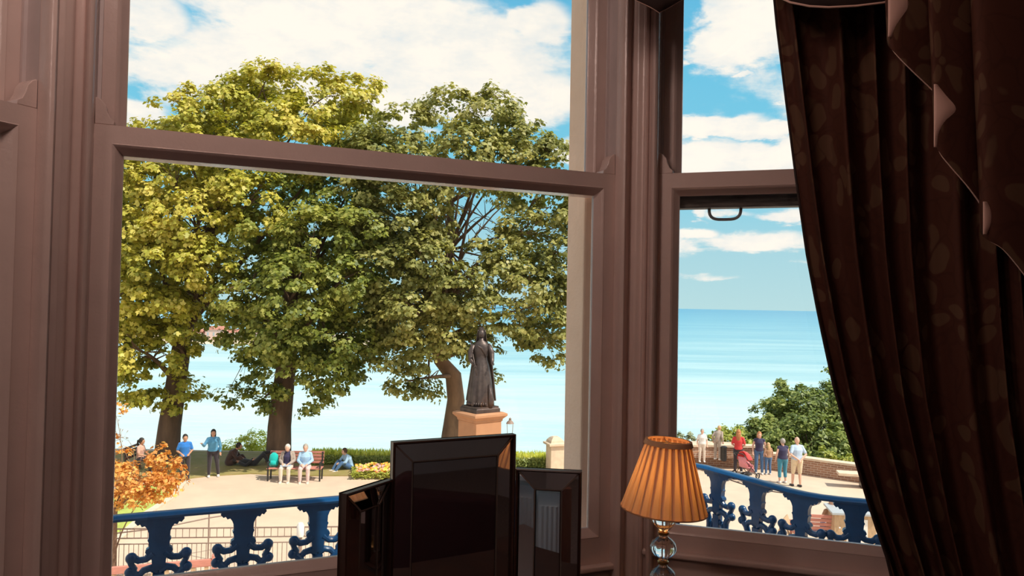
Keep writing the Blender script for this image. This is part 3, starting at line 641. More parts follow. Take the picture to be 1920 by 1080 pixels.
# ------------------------------------------------------------------ statue and pedestal
def statue():
    Y = 22.0; top = at(900, 771, Y); e0 = empty('stone_pedestal', (top.x, top.y, GZ), R(38), 'orange sandstone pedestal with moulded cornice carrying the dark statue', 'pedestal')
    H = top.z - GZ
    def sq(w_, z): return [(-w_, -w_, z), (w_, -w_, z), (w_, w_, z), (-w_, w_, z)]
    b = MB(); b.loft([sq(.455, H - 1.9), sq(.455, H - .27)]); bevel(b.build('pedestal_shaft', M['sandstone'], e0), .01, 1)
    b = MB(); b.loft([sq(.46, H - .27), sq(.48, H - .24), sq(.48, H - .20), sq(.54, H - .14), sq(.58, H - .10), sq(.58, H - .04), sq(.50, H - .0)]); b.build('cornice', M['sandstone'], e0)
    b = MB(); b.loft([sq(.85, 0), sq(.85, .35), sq(.78, .42), sq(.78, .8), sq(.62, .95), sq(.55, H - 1.9)]); bevel(b.build('pedestal_base', M['sandstone'], e0), .01, 1)
    e = empty('bronze_statue', (top.x, top.y, top.z), 0, 'dark bronze statue of a robed crowned woman holding a sceptre', 'statue')
    b = MB(); b.loft([sq(.42, 0), sq(.42, .10), sq(.39, .13), sq(.39, .17)]); o = b.build('statue_plinth', M['bronze'], e); o.rotation_euler = (0, 0, R(38))
    b = MB(); n = 72; rings = []
    secs = [(.17, .37, .33, .0), (.22, .375, .34, .0), (.5, .35, .31, 0), (.8, .325, .29, 0), (1.1, .29, .26, 0), (1.35, .24, .21, 0), (1.5, .19, .16, 0), (1.58, .175, .145, 0), (1.7, .20, .16, 0), (1.82, .225, .175, 0), (1.95, .215, .15, 0), (2.03, .15, .11, 0), (2.08, .075, .07, 0), (2.16, .062, .062, 0)]
    for z, rx, ry, _ in secs:
        am = max(0, min(.11, (1.5 - z) * .09)); ring = []
        for k_ in range(n):
            a = 2 * PI * k_ / n; f = 1 + am * (.55 * math.sin(a * 11 + z * 1.1) + .45 * math.sin(a * 17 - z * 2) + .3 * math.sin(a * 5))
            ring.append((rx * f * math.cos(a), ry * f * math.sin(a), z))
        rings.append(ring)
    b.loft(rings); gown = b.build('gown', M['bronze'], e, smooth='all')
    hm_ = MB()
    for k_ in range(34):
        a = 2 * PI * k_ / 34; hm_.ball((.375 * math.cos(a), .345 * math.sin(a), .24), .035, 6, 5, (1, 1, 1.4))
    hm_.build('hem_fringe', M['bronze'], gown, smooth='all')
    cl = MB(); P_ = []
    for j in range(16):
        z = 1.98 - j * .115; row = []
        for k_ in range(25):
            a = R(25 + 130 * k_ / 24); rr = .22 + .014 * j + .02 * math.sin(k_ * 1.5 + j * .2)
            row.append((rr * 1.12 * math.cos(a) + .01, rr * math.sin(a) + .02 * j, z))
        P_.append(row)
    grid_obj('cloak', P_, M['bronze'], e, thick=.04)
    h = MB(); h.ball((0, -.01, 2.27), .115, 16, 12, (.86, 1, 1.15)); h.ball((0, -.12, 2.255), .022, 6, 5, (.7, 1, 1.2)); h.ball((0, .07, 2.29), .095, 10, 8)
    h.ball((-.04, -.10, 2.285), .014, 6, 5); h.ball((.04, -.10, 2.285), .014, 6, 5); h.ball((0, -.10, 2.20), .028, 8, 5, (1, .6, .4)); h.build('head', M['bronze'], e, smooth='all')
    cr = MB(); cr.lathe([(.075, 2.36), (.08, 2.39), (.07, 2.43), (.05, 2.46)], 12)
    for k_ in range(6): a = PI / 3 * k_; cr.ball((.07 * math.cos(a), .07 * math.sin(a), 2.45), .018, 6, 5)
    cr.ball((0, 0, 2.49), .022, 6, 5); cr.build('crown', M['bronze'], e, smooth='all')
    ve = MB(); grid = [[(.11 * math.cos(a) * (1 + j * .12), .05 + .10 * math.sin(a) + j * .012, 2.38 - j * .09) for a in [R(10 + 160 * q / 10) for q in range(11)]] for j in range(6)]
    grid_obj('veil', grid, M['bronze'], e, thick=.02)
    ar = MB(); ar.tube([(-.21, 0, 1.93), (-.31, -.02, 1.72), (-.30, -.12, 1.50), (-.19, -.25, 1.36)], [.085, .085, .062, .04], 12)
    ar.tube([(.21, 0, 1.93), (.31, .0, 1.72), (.33, -.10, 1.50), (.34, -.24, 1.42)], [.085, .085, .062, .04], 12)
    for sx in (-.15, .345):
        for q in range(4): ar.capsule((sx + .018 * q - .03, -.27, 1.36 if sx < 0 else 1.42), (sx + .018 * q - .02, -.34, 1.32 if sx < 0 else 1.40), .012, .009, 6)
        ar.capsule((sx + .03, -.24, 1.37), (sx + .05, -.29, 1.42), .012, .009, 6)
    ar.build('arms', M['bronze'], e, smooth='all')
    sc_ = MB(); sc_.tube([(-.30, -.14, 2.02), (-.15, -.31, 1.30), (-.10, -.36, 1.08)], [.014, .016, .012], 8); sc_.ball((-.305, -.135, 2.05), .035, 8, 6); sc_.build('sceptre', M['bronze'], e, smooth='all')
    cu = MB(); cu.tube([(.28, -.2, .17), (.33, -.26, .35), (.30, -.22, .55), (.26, -.15, .8)], [.10, .09, .07, .04], 10); cu.build('drapery_fall', M['bronze'], e, smooth='all')
    sh = MB(); sh.tube([(-.10, -.30, 1.93), (.02, -.2, 1.86), (.15, -.1, 1.6)], [.02, .035, .02], 8); sh.build('sash', M['bronze'], e, smooth='all')
statue()
def lantern():
    p = at(956, 812, 27.5); e = empty('lantern_post', (p.x, p.y, GZ), 0, 'slender lantern post showing just right of the pedestal', 'lamp post')
    H = at(956, 783, 27.5).z - GZ; b = MB(); b.tube([(0, 0, 0), (0, 0, H - .85)], [.06, .035], 10); b.lathe([(.12, 0), (.12, .2), (.07, .3)], 12); b.build('post', M['ironfar'], e, smooth=40)
    b = MB()
    for sx in (-.11, .11):
        for sy in (-.11, .11): b.tube([(sx * .7, sy * .7, H - .85), (sx, sy, H - .22)], .009, 6)
    b.box(-.09, .09, -.09, .09, H - .88, H - .84); b.build('lantern_frame', M['ironfar'], e)
    b = MB(); b.lathe([(.15, H - .22), (.10, H - .14), (.04, H - .09), (.05, H - .04), (.01, H)], 10); b.build('lantern_cap', M['ironfar'], e, smooth=40)
lantern()
def pier():
    p = gp(1040, 884); e = empty('stone_gate_pier', p, R(18), 'pale stone gate pier with pyramid cap at the end of the hedge', 'pier')
    b = MB(); b.box(-.27, .27, -.27, .27, 0, 1.0); bevel(b.build('shaft', M['palestone'], e), .015, 1)
    b = MB(); s = lambda w_, z: [(-w_, -w_, z), (w_, -w_, z), (w_, w_, z), (-w_, w_, z)]
    b.loft([s(.30, 1.0), s(.36, 1.03), s(.36, 1.10), s(.27, 1.13), s(.25, 1.2), s(.16, 1.3), s(.10, 1.34)]); b.build('cap', M['palestone'], e)
    p2 = gp(1056, 884); e2 = empty('stone_parapet', p2, 0, 'low pale stone parapet running right from the gate pier', 'wall')
    b = MB(); b.box(.05, 2.6, -.12, .16, 0, .62); b.build('parapet_wall', M['palestone'], e2)
    b = MB(); b.box(.03, 2.62, -.17, .21, .62, .73); bevel(b.build('coping', M['palestone'], e2), .02, 2)
    e3 = empty('iron_bollard', gp(1068, 872), 0, 'dark post standing behind the stone parapet', 'post'); b = MB(); b.lathe([(.08, 0), (.08, .1), (.05, .15), (.05, 1.0), (.075, 1.05), (.05, 1.15), (.01, 1.2)], 12); b.build('post_shaft', M['black'], e3, smooth=40)
pier()
# ------------------------------------------------------------------ balcony rail
railp = [(-2.75, 2.16), (-2.1, 2.447), (-1.48, 2.72), (-.68, 3.07), (0, 3.375), (.62, 3.66), (.80, 3.75), (.87, 3.80), (.92, 3.83), (.956, 3.836), (1.0, 3.79), (1.05, 3.70), (1.148, 3.533), (1.20, 3.435), (1.257, 3.333), (1.30, 3.28), (1.353, 3.237), (1.43, 3.20), (1.516, 3.173), (1.7, 3.12), (2.0, 3.05), (2.6, 2.95)]
RZ = .65
def balcony():
    e = empty('balcony_railing', (0, 3.0, -.30), 0, 'blue cast-iron balcony railing with scrolled balusters outside the bay', 'railing')
    o0 = Vector((0, 3.0, -.30)); pts = [Vector((x, y, RZ)) - o0 for x, y in railp]
    b = MB(); b.tube(pts, [(.032, .011)] * len(pts), 10); 
    rail = MB()
    # flattened top rail: width across, small height
    rings = []
    for i, p in enumerate(pts):
        t_ = (pts[min(i + 1, len(pts) - 1)] - pts[max(i - 1, 0)]).normalized(); s_ = Vector((t_.y, -t_.x, 0))
        rings.append([p + s_ * a + Vector((0, 0, z)) for a, z in ((-.030, -.014), (-.033, -.005), (-.022, .003), (0, .006), (.022, .003), (.033, -.005), (.030, -.014), (.012, -.018), (-.012, -.018))])
    rail.loft(rings); rail.build('top_rail', M['iron'], e, smooth=50)
    br = MB(); rings = []
    for i, p in enumerate(pts):
        t_ = (pts[min(i + 1, len(pts) - 1)] - pts[max(i - 1, 0)]).normalized(); s_ = Vector((t_.y, -t_.x, 0)); q = p - Vector((0, 0, .80))
        rings.append([q + s_ * a + Vector((0, 0, z)) for a, z in ((-.02, -.02), (-.02, .0), (.02, .0), (.02, -.02))])
    br.loft(rings); br.build('bottom_rail', M['iron'], e)
    # baluster: x across, z down from the rail
    def half(b, sgn, z0):
        sgn = sgn * .85
        f = lambda x, z: (x, 0, z0 + sgn * z)
        # head bracket with lobed ends
        b.extr_xz([(x, z0 + sgn * z) for x, z in [(-.080, -.016), (.080, -.016), (.084, -.030), (.074, -.044), (.066, -.040), (.060, -.052), (.050, -.049), (.043, -.060), (.037, -.078), (.036, -.105), (.040, -.112), (.036, -.122), (.034, -.145), (.044, -.152), (.047, -.163), (.040, -.175), (.030, -.182), (.024, -.20), (.022, -.245), (-.022, -.245), (-.024, -.20), (-.030, -.182), (-.040, -.175), (-.047, -.163), (-.044, -.152), (-.034, -.145), (-.036, -.122), (-.040, -.112), (-.036, -.105), (-.037, -.078), (-.043, -.060), (-.050, -.049), (-.060, -.052), (-.066, -.040), (-.074, -.044), (-.084, -.030)]], -.013, .013)
        for s in (-1, 1):
            b.tube([f(s * .020, -.172), f(s * .045, -.196), f(s * .068, -.198), f(s * .088, -.184)], [.017, .013, .013, .015], 10)
            b.ball(f(s * .092, -.186), .021, 12, 8, (1, .9, 1))
            b.tube([f(s * .094, -.19), f(s * .092, -.212), f(s * .082, -.232), f(s * .088, -.248)], [.016, .011, .012, .016], 10)
            b.ball(f(s * .096, -.246), .019, 12, 8, (1, .9, 1))
            b.tube([f(s * .088, -.248), f(s * .068, -.268), f(s * .058, -.292), f(s * .058, -.325), f(s * .062, -.40)], [.014, .015, .015, .013, .012], 10)
            b.tube([f(s * .07, -.268), f(s * .05, -.243), f(s * .026, -.236), f(s * .010, -.248), f(0, -.268)], [.011, .013, .014, .014, .008], 10)
            b.ball(f(s * .022, -.298), .013, 10, 8); b.tube([f(s * .022, -.298), f(s * .036, -.315), f(s * .04, -.34), f(s * .02, -.40)], [.009, .008, .008, .01], 8)
    proto = MB(); half(proto, 1, 0)
    proto.extr_xz([(-.02, -.22), (.02, -.22), (.016, -.40), (.024, -.46), (.03, -.55), (.02, -.70), (.034, -.79), (-.034, -.79), (-.02, -.70), (-.03, -.55), (-.024, -.46), (-.016, -.40)], -.014, .014)
    for s in (-1, 1):
        f = lambda x, z: (x, 0, z)
        proto.tube([f(s * .062, -.40), f(s * .05, -.48), f(s * .085, -.56), f(s * .06, -.66), f(s * .03, -.72)], [.012, .013, .014, .013, .012], 10); proto.ball(f(s * .09, -.56), .02, 12, 8)
    first = None
    # positions along the path
    def pt_at(x_world):
        for (x0, y0), (x1, y1) in zip(railp[:-1], railp[1:]):
            if x0 <= x_world <= x1: t_ = (x_world - x0) / (x1 - x0); return x_world, y0 + t_ * (y1 - y0), math.atan2(y1 - y0, x1 - x0)
    xs = [-2.42, -2.14, -1.86, -1.575, -1.295, -1.025, -.765, -.50, -.235, .03, .295, .56, .80, 1.038, 1.163, 1.288, 1.470, 1.73, 1.99, 2.25]
    for x in xs:
        X, Yv, a = pt_at(x)
        if first is None: o = first = proto.build('baluster', M['iron'], e, smooth=35)
        else: o = first.copy(); COL.objects.link(o)
        o.location = (X, Yv - 3.0, .95); o.rotation_euler = (0, 0, a)
    bevel(first, .003, 1)
    fl = MB(); poly = [(x, y + .12) for x, y in railp] + [loc2w(PB, AB, 1.9, .12), loc2w(PB, AB, .0, .12), loc2w(PA, AA, .0, .12), loc2w(PA, AA, -1.3, .12), loc2w(PC, AC, 0, .12), loc2w(PC, AC, -.3, .12)]
    fl.prism(poly, -.45, -.185); struct(fl.build('floor_balcony', M['palestone']))
balcony()
# ------------------------------------------------------------------ terrace fence, handrail, bollard
def fence():
    Y = 17.1; a = at(120, 993, Y); b = at(600, 987, Y + .5); H = 1.15; z_t = GZ + H + .0
    # top follows the terrace kerb
    a.z = b.z = z_t
    a = gp(120, 993, z_t); b = gp(640, 987.5, z_t)
    e = empty('terrace_fence', (a.x, a.y, GZ), math.atan2(b.y - a.y, b.x - a.x), 'thin grey iron fence with close bars below the blue railing', 'fence')
    Lf = (b - a).length
    for zz, r_ in ((H, .016), (H - .21, .014), (H - .34, .012), (.12, .014)):
        q = MB(); q.obox((0, 0, zz), (Lf, 0, zz), r_ * 2, r_ * 1.6); q.build('rail', M['ironfar'], e)
    up_b = lo_b = None; x = 0; k_ = 0
    while x < Lf:
        if up_b is None:
            q = MB(); q.tube([(0, 0, H - .21), (0, 0, H)], .008, 6); up_b = o = q.build('upper_bar', M['ironfar'], e)
        else: o = up_b.copy(); COL.objects.link(o)
        o.location = (x, 0, 0); x += .15
    x = .03
    while x < Lf:
        if lo_b is None:
            q = MB(); q.tube([(0, 0, .12), (0, 0, H - .34)], .008, 6); lo_b = o = q.build('bar', M['ironfar'], e)
        else: o = lo_b.copy(); COL.objects.link(o)
        o.location = (x, 0, 0); x += .105
    pb = None; x = .4
    while x < Lf:
        if pb is None: q = MB(); q.box(-.022, .022, -.022, .022, 0, H + .01); pb = o = q.build('fence_post', M['ironfar'], e)
        else: o = pb.copy(); COL.objects.link(o)
        o.location = (x, 0, 0); x += 1.74
    e = empty('handrail', gp(200, 1000, GZ + 1.0), 0, 'thin sloping grey handrail crossing the path behind the fence', 'handrail'); o0 = Vector(e.location)
    h = [gp(190, 1003, GZ + 1.0), gp(300, 990, GZ + 1.0), gp(392, 971, GZ + 1.0), gp(480, 957, GZ + 1.0)]; e.location.z = GZ; o0 = Vector(e.location)
    q = MB(); q.tube([p - o0 for p in h], .017, 8); q.build('rail', M['ironfar'], e, smooth='all')
    for p in h[1:]:
        q = MB(); q.tube([Vector((p.x, p.y, GZ)) - o0, p - o0 + Vector((0, 0, .10 if p is not h[3] else 0))], .018, 8); q.build('rail_post', M['ironfar'], e)
    p = gp(563, 1006, GZ + .95); e = empty('bollard_light', (p.x, p.y, GZ), 0, 'white-topped bollard light beside the terrace fence', 'bollard light')
    q = MB(); q.lathe([(.07, 0), (.06, .1), (.045, .15), (.045, .95)], 12); q.build('post', M['ironfar'], e, smooth=40)
    q = MB(); q.lathe([(.075, .95), (.085, 1.0), (.085, 1.2), (.05, 1.26), (.01, 1.27)], 14); q.build('light_head', M['white'], e, smooth=40)
fence()
def slat_bench(name, label, loc, rz, W, wood, frame, hback=.95, arms=True):
    e = empty(name, loc, rz, label, 'bench')
    for k_ in range(4):
        q = MB(); q.box(-W / 2, W / 2, .02 + k_ * .11, .115 + k_ * .11, .42, .45); bevel(q.build('seat_slat', wood, e), .005, 1)
    for k_ in range(4):
        z = .55 + k_ * .11; q = MB(); q.box(-W / 2, W / 2, .46 + k_ * .025, .49 + k_ * .025, z, z + .085); bevel(q.build('back_slat', wood, e), .005, 1)
    for sx in (-W / 2 + .05, W / 2 - .05):
        q = MB(); q.box(sx - .025, sx + .025, .02, .07, 0, .62); q.build('leg', frame, e)
        q = MB(); q.add([(sx - .025, .40, 0), (sx + .025, .40, 0), (sx + .025, .46, 0), (sx - .025, .46, 0), (sx - .025, .50, hback), (sx + .025, .50, hback), (sx + .025, .56, hback), (sx - .025, .56, hback)], [(0, 3, 2, 1), (4, 5, 6, 7), (0, 1, 5, 4), (1, 2, 6, 5), (2, 3, 7, 6), (3, 0, 4, 7)]); q.build('leg', frame, e)
        if arms: q = MB(); q.box(sx - .03, sx + .03, .0, .50, .62, .655); q.build('armrest', frame, e)
    return e
# pinkish red bench seen from behind, lower left
p1 = gp(195, 1064, GZ + .95); p2 = gp(402, 1047, GZ + .95)
e = empty('terrace_bench', ((p1.x + p2.x) / 2, (p1.y + p2.y) / 2, GZ), math.atan2(p2.y - p1.y, p2.x - p1.x), 'faded red wooden terrace bench behind the blue railing', 'bench'); Wb = (p2 - p1).length
q = MB(); q.box(-Wb / 2, Wb / 2, -.03, .03, .80, .95); bevel(q.build('top_board', M['woodred'], e), .01, 1)
q = MB(); q.box(-Wb / 2, Wb / 2, -.03, .03, .42, .52); q.build('lower_board', M['woodred'], e)
for k_ in range(8):
    x = -Wb / 2 + .15 + k_ * (Wb - .3) / 7; q = MB(); q.box(x - .04, x + .04, -.012, .012, .52, .80); q.build('back_slat', M['woodtan'], e)
q = MB(); q.box(-Wb / 2, Wb / 2, .03, .55, .38, .42); q.build('seat', M['woodred'], e)
for sx in (-Wb / 2, Wb / 2):
    q = MB(); q.box(sx - .05, sx + .05, -.05, .05, 0, 1.04); bevel(q.build('post', M['woodred'], e), .01, 1); q = MB(); q.box(sx - .04, sx + .04, .47, .55, 0, .62); q.build('leg', M['woodred'], e)
    q = MB(); q.box(sx - .05, sx + .05, .0, .58, .62, .67); q.build('armrest', M['woodred'], e)
# ------------------------------------------------------------------ people
def lerp(a, b, t_): return Vector(a).lerp(Vector(b), t_)
STAND = dict(pelvis=(0, 0, .95), waist=(0, 0, 1.08), chest=(0, .01, 1.27), neck=(0, 0, 1.44), head=(0, .015, 1.585),
    shl=(-.168, 0, 1.375), shr=(.168, 0, 1.375), ell=(-.245, -.02, 1.13), elr=(.245, -.02, 1.13), wrl=(-.25, .06, .90), wrr=(.25, .06, .90),
    hil=(-.095, 0, .92), hir=(.095, 0, .92), knl=(-.11, .02, .50), knr=(.11, .02, .50), anl=(-.12, -.01, .085), anr=(.12, -.01, .085))
SIT = dict(STAND, pelvis=(0, 0, .52), waist=(0, -.01, .66), chest=(0, .01, .86), neck=(0, .02, 1.02), head=(0, .05, 1.16),
    shl=(-.168, .01, .955), shr=(.168, .01, .955), ell=(-.24, .06, .72), elr=(.24, .06, .72), wrl=(-.10, .30, .64), wrr=(.10, .30, .64),
    hil=(-.10, .02, .50), hir=(.10, .02, .50), knl=(-.13, .45, .50), knr=(.13, .45, .50), anl=(-.13, .44, .085), anr=(.13, .44, .085))
GROUND = dict(STAND, pelvis=(0, 0, .12), waist=(0, .02, .26), chest=(0, .10, .44), neck=(0, .17, .58), head=(0, .23, .70),
    shl=(-.168, .14, .525), shr=(.168, .14, .525), ell=(-.22, .28, .33), elr=(.22, .28, .33), wrl=(-.08, .42, .28), wrr=(.08, .42, .28),
    hil=(-.10, .03, .11), hir=(.10, .03, .11), knl=(-.14, .40, .32), knr=(.14, .40, .32), anl=(-.12, .62, .06), anr=(.12, .62, .06))
def remesh(o, vs):
    md = o.modifiers.new('skin', 'REMESH'); md.mode = 'VOXEL'; md.voxel_size = vs; md.use_smooth_shade = True
    sm = o.modifiers.new('soft', 'SMOOTH'); sm.factor = .5; sm.iterations = 2
    return o
def hand(b, wr, el_):
    wr = Vector(wr); d = (wr - Vector(el_)).normalized(); s_ = d.orthogonal().normalized() if abs(d.z) > .9 else d.cross(Vector((0, 0, 1))).normalized(); n_ = d.cross(s_)
    palm = wr + d * .075; b.tube([wr, wr + d * .04, palm, palm + d * .015], [(.026, .02), (.036, .018), (.038, .017), (.03, .014)], 10, side=s_)
    for i, ln in enumerate((.062, .072, .068, .052)):
        o = s_ * (.029 - .0195 * i); base = palm + o; b.capsule(base, base + d * ln * .5 + n_ * .006, .0095, .009, 7); b.capsule(base + d * ln * .5 + n_ * .006, base + d * ln * .9 + n_ * .024, .009, .0075, 7)
    b.capsule(wr + d * .03 + s_ * .028, wr + d * .075 + s_ * .056 + n_ * .012, .012, .009, 7)
def person(label, loc, yaw, base, H=1.7, ov=None, top='blue', topsl='short', bottom='denim', legs='full', shoes='whitec', hair='h_dark', hstyle='short', skin='skin', wide=1.0, group=None, jacket=None, headdir=(0, 1, 0)):
    J = dict(base); J.update(ov or {}); s = H / 1.7; J = {k_: Vector(v) for k_, v in J.items()}
    e = empty('person', loc, yaw, label, 'person', group); e.scale = (s, s, s)
    W = wide; side = (J['shr'] - J['shl']).normalized()
    def torso(b, g, zcut=0):
        b.tube([J['pelvis'] - (J['waist'] - J['pelvis']).normalized() * .07, J['pelvis'], J['waist'], J['chest'], lerp(J['chest'], J['neck'], .62), lerp(J['chest'], J['neck'], .86)], [((.13 + g) * W, (.095 + g) * W), ((.165 + g) * W, (.12 + g) * W), ((.14 + g) * W, (.105 + g) * W), ((.165 + g) * W, (.12 + g) * W), (.13 + g, .085 + g), (.075 + g * .5, .06 + g * .5)], 16, side=side)
    def arm(b, S, g, upto):
        sh, el_, wr = J['sh' + S], J['el' + S], J['wr' + S]
        b.capsule(lerp(J['chest'], J['neck'], .80), sh, .05 + g, .046 + g)
        b.capsule(sh, el_ if upto > 1 else lerp(sh, el_, upto), .050 + g * .8, (.042 if upto > 1 else .046) + g)
        if upto > 1: b.capsule(el_, lerp(el_, wr, upto - 1), .042 + g, .03 + g)
    def leg(b, S, g, upto):
        hi, kn, an = J['hi' + S], J['kn' + S], J['an' + S]
        b.capsule(lerp(hi, J['pelvis'], .3), lerp(hi, kn, .12), (.088 + g) * W, (.09 + g) * W)
        b.capsule(hi, lerp(hi, kn, min(1, upto)), (.088 + g) * W, .058 + g)
        if upto > 1: b.capsule(kn, lerp(kn, an, min(.55, upto - 1)), .058 + g, .052 + g)
        if upto > 1.55: b.capsule(lerp(kn, an, .55), lerp(kn, an, upto - 1), .052 + g, .038 + g)
    b = MB(); torso(b, 0); b.capsule(J['neck'] - (J['head'] - J['neck']) * .3, J['head'], .055, .05)
    hd = J['head']; hv = Vector(headdir).normalized(); hup = (J['head'] - J['neck']).normalized()
    hb = MB(); hb.ball((0, 0, 0), .105, 16, 12, (.78, .92, 1.12)); hb.ball((0, .035, -.065), .06, 12, 8, (.85, .9, .8)); hb.ball((0, .10, -.012), .016, 8, 6, (.8, 1.1, 1.5))
    for sx in (-.082, .082): hb.ball((sx, -.005, -.01), .022, 8, 6, (.4, .8, 1.2))
    hb.ball((0, .088, -.062), .016, 8, 5, (1.5, .5, .5))
    fy = hv; fx = fy.cross(Vector((0, 0, 1))).normalized(); fz = fx.cross(fy)
    tr = lambda p: hd + fx * p[0] + fy * p[1] + fz * p[2]
    b.add([tr(v) for v in hb.v], hb.f)
    for S in 'lr':
        arm(b, S, -.004, 2); leg(b, S, -.004, 2); hand(b, J['wr' + S], J['el' + S])
        b.capsule(J['an' + S] - Vector((0, .02, .03)), J['an' + S] + Vector((0, .12, -.045)), .035, .028)
    body = remesh(b.build('body', M[skin], e, smooth='all'), .0085)
    ey = MB()
    for sx in (-.032, .032): ey.ball(tr((sx, .088, .012)), .009, 8, 6)
    ey.build('eye', M['eye'], e)
    g = MB(); torso(g, .014)
    for S in 'lr': arm(g, S, .012, {'none': .12, 'short': .75, 'long': 1.92}[topsl])
    remesh(g.build('shirt', M[top], e, smooth='all'), .013)
    if jacket:
        g = MB(); torso(g, .026)
        for S in 'lr': arm(g, S, .022, 1.94)
        jk = remesh(g.build('jacket', M[jacket], e, smooth='all'), .013)
    g = MB(); g.tube([J['pelvis'] - (J['waist'] - J['pelvis']).normalized() * .08, J['pelvis'], lerp(J['pelvis'], J['waist'], .7)], [(.145 * W, .11 * W), (.178 * W, .133 * W), (.155 * W, .12 * W)], 16, side=side)
    for S in 'lr': leg(g, S, .014, {'full': 1.97, 'knee': 1.05, 'calf': 1.6, 'thigh': .5}[legs])
    remesh(g.build('shorts' if legs in ('knee', 'thigh') else 'trousers', M[bottom], e, smooth='all'), .013)
    for S in 'lr':
        an = J['an' + S]; q = MB(); q.tube([an + Vector((0, -.07, -.045)), an + Vector((0, -.04, -.04)), an + Vector((0, .06, -.045)), an + Vector((0, .15, -.055)), an + Vector((0, .18, -.06))], [(.03, .03), (.042, .045), (.045, .038), (.045, .028), (.02, .015)], 12, side=(1, 0, 0)); q.build('shoe', M[shoes], e, smooth='all')
    h = MB()
    if hstyle != 'bald':
        vs, fs = [], []; hb = MB(); hb.ball((0, -.018, .02), .113, 18, 14, (.83, .95, 1.07))
        keep = [(v[0], v[1], v[2]) for v in hb.v]
        # pull the front of the cap back from the face
        keep = [(x, (min(y, .045 + max(0, z - .03) * 1.2)), max(z, -.055 if hstyle == 'short' else -.09)) for x, y, z in keep]
        h.add([tr(v) for v in keep], hb.f)
        if hstyle == 'long':
            h.tube([tr(p) for p in ((0, -.05, .05), (0, -.085, -.05), (0, -.10, -.16), (0, -.10, -.27), (0, -.09, -.34))], [(.08, .05), (.095, .055), (.09, .045), (.07, .035), (.03, .02)], 12, side=fx)
        if hstyle == 'pony':
            h.tube([tr(p) for p in ((0, -.09, .05), (0, -.15, .02), (0, -.16, -.10), (0, -.14, -.2))], [.03, .035, .03, .012], 10)
        h.build('hair', M[hair], e, smooth='all')
    return e
def feet(px, py): return gp(px, py)
# left lawn
person('woman in a bright blue T-shirt standing behind the golden sapling', feet(345, 905), R(-150), STAND, 1.66, dict(wrl=(-.12, .22, 1.05), wrr=(.12, .22, 1.05), head=(0, .02, 1.58)), 'blue', 'short', 'darkleg', hair='h_dark', hstyle='pony', shoes='whitec', skin='skin2')
person('woman in light blue top and dark leggings standing with one arm raised', feet(398, 894), R(-160), STAND, 1.68, dict(wrr=(.36, .30, 1.26), elr=(.30, .05, 1.14), anl=(-.20, -.05, .085), knl=(-.15, .02, .5)), 'lightblue', 'long', 'darkleg', hair='h_dark', hstyle='long', skin='skin2', wide=1.1)
person('person in pinkish clothes sitting at the far left behind the golden sapling', feet(262, 886), R(-90), SIT, 1.66, None, 'peach', 'short', 'darkleg', hair='h_dark', hstyle='pony', skin='skin2')
person('hunched person in dark brown clothes sitting on the grass by the bush', feet(430, 873), R(-85), GROUND, 1.8, dict(chest=(0, .14, .47), neck=(0, .24, .60), head=(0, .33, .70)), 'brownc', 'long', 'brownc', hair='h_dark', hstyle='short', skin='skin2', wide=1.25, shoes='blackc')
LIE = dict(GROUND, pelvis=(0, 0, .13), waist=(0, -.16, .14), chest=(0, -.36, .17), neck=(0, -.53, .18), head=(0, -.66, .22), shl=(-.18, -.48, .16), shr=(.18, -.48, .16), ell=(-.28, -.25, .10), elr=(.28, -.25, .10), wrl=(-.15, -.05, .25), wrr=(.15, -.05, .25),
    hil=(-.09, .04, .12), hir=(.09, .04, .12), knl=(-.1, .36, .48), knr=(.1, .36, .46), anl=(-.05, .72, .54), anr=(.1, .62, .07))
person('person in black trousers lying on the grass with one leg crossed over the other knee', feet(476, 874), R(-80), LIE, 1.7, None, 'blackc', 'long', 'blackc', hair='h_dark', hstyle='short', headdir=(0, .3, 1), shoes='blackc', skin='skin2')
person('person in a light blue shirt and dark hair sitting on the lawn by the hedge', feet(655, 880), R(130), GROUND, 1.7, None, 'paleb', 'long', 'denim', hair='h_brown', hstyle='short', wide=1.15)
_p = feet(262, 886); slat_bench('park_bench', 'dark wooden park bench mostly hidden behind the golden sapling', (_p.x + .20, _p.y, GZ + .0), R(90), 1.1, M['wooddark'], M['black'], arms=False)
BL = feet(550, 903)
slat_bench('park_bench', 'wooden park bench with dark metal ends carrying the older couple', (BL.x, BL.y, GZ), R(3), 1.9, M['woodred'], M['black'])
bc = Vector((BL.x, BL.y, GZ))
def on_bench(dx): return (bc.x + dx, bc.y + .24, GZ - .02)
def flip(d): return d
person('white-haired older man in grey jacket and dark shirt on the park bench', on_bench(-.28), R(183), SIT, 1.72, dict(head=(0, .09, 1.15)), 'navy', 'none', 'cream', hair='h_white', hstyle='short', shoes='cream', jacket=None, wide=1.1)
for o in [x for x in COL.objects if x.name.startswith('shirt')][-1:]: pass
person('older person in pale blue shirt on the right of the park bench', on_bench(.34), R(190), SIT, 1.72, None, 'paleb', 'long', 'pinkw', hair='h_grey', hstyle='short', shoes='cream', wide=1.1)
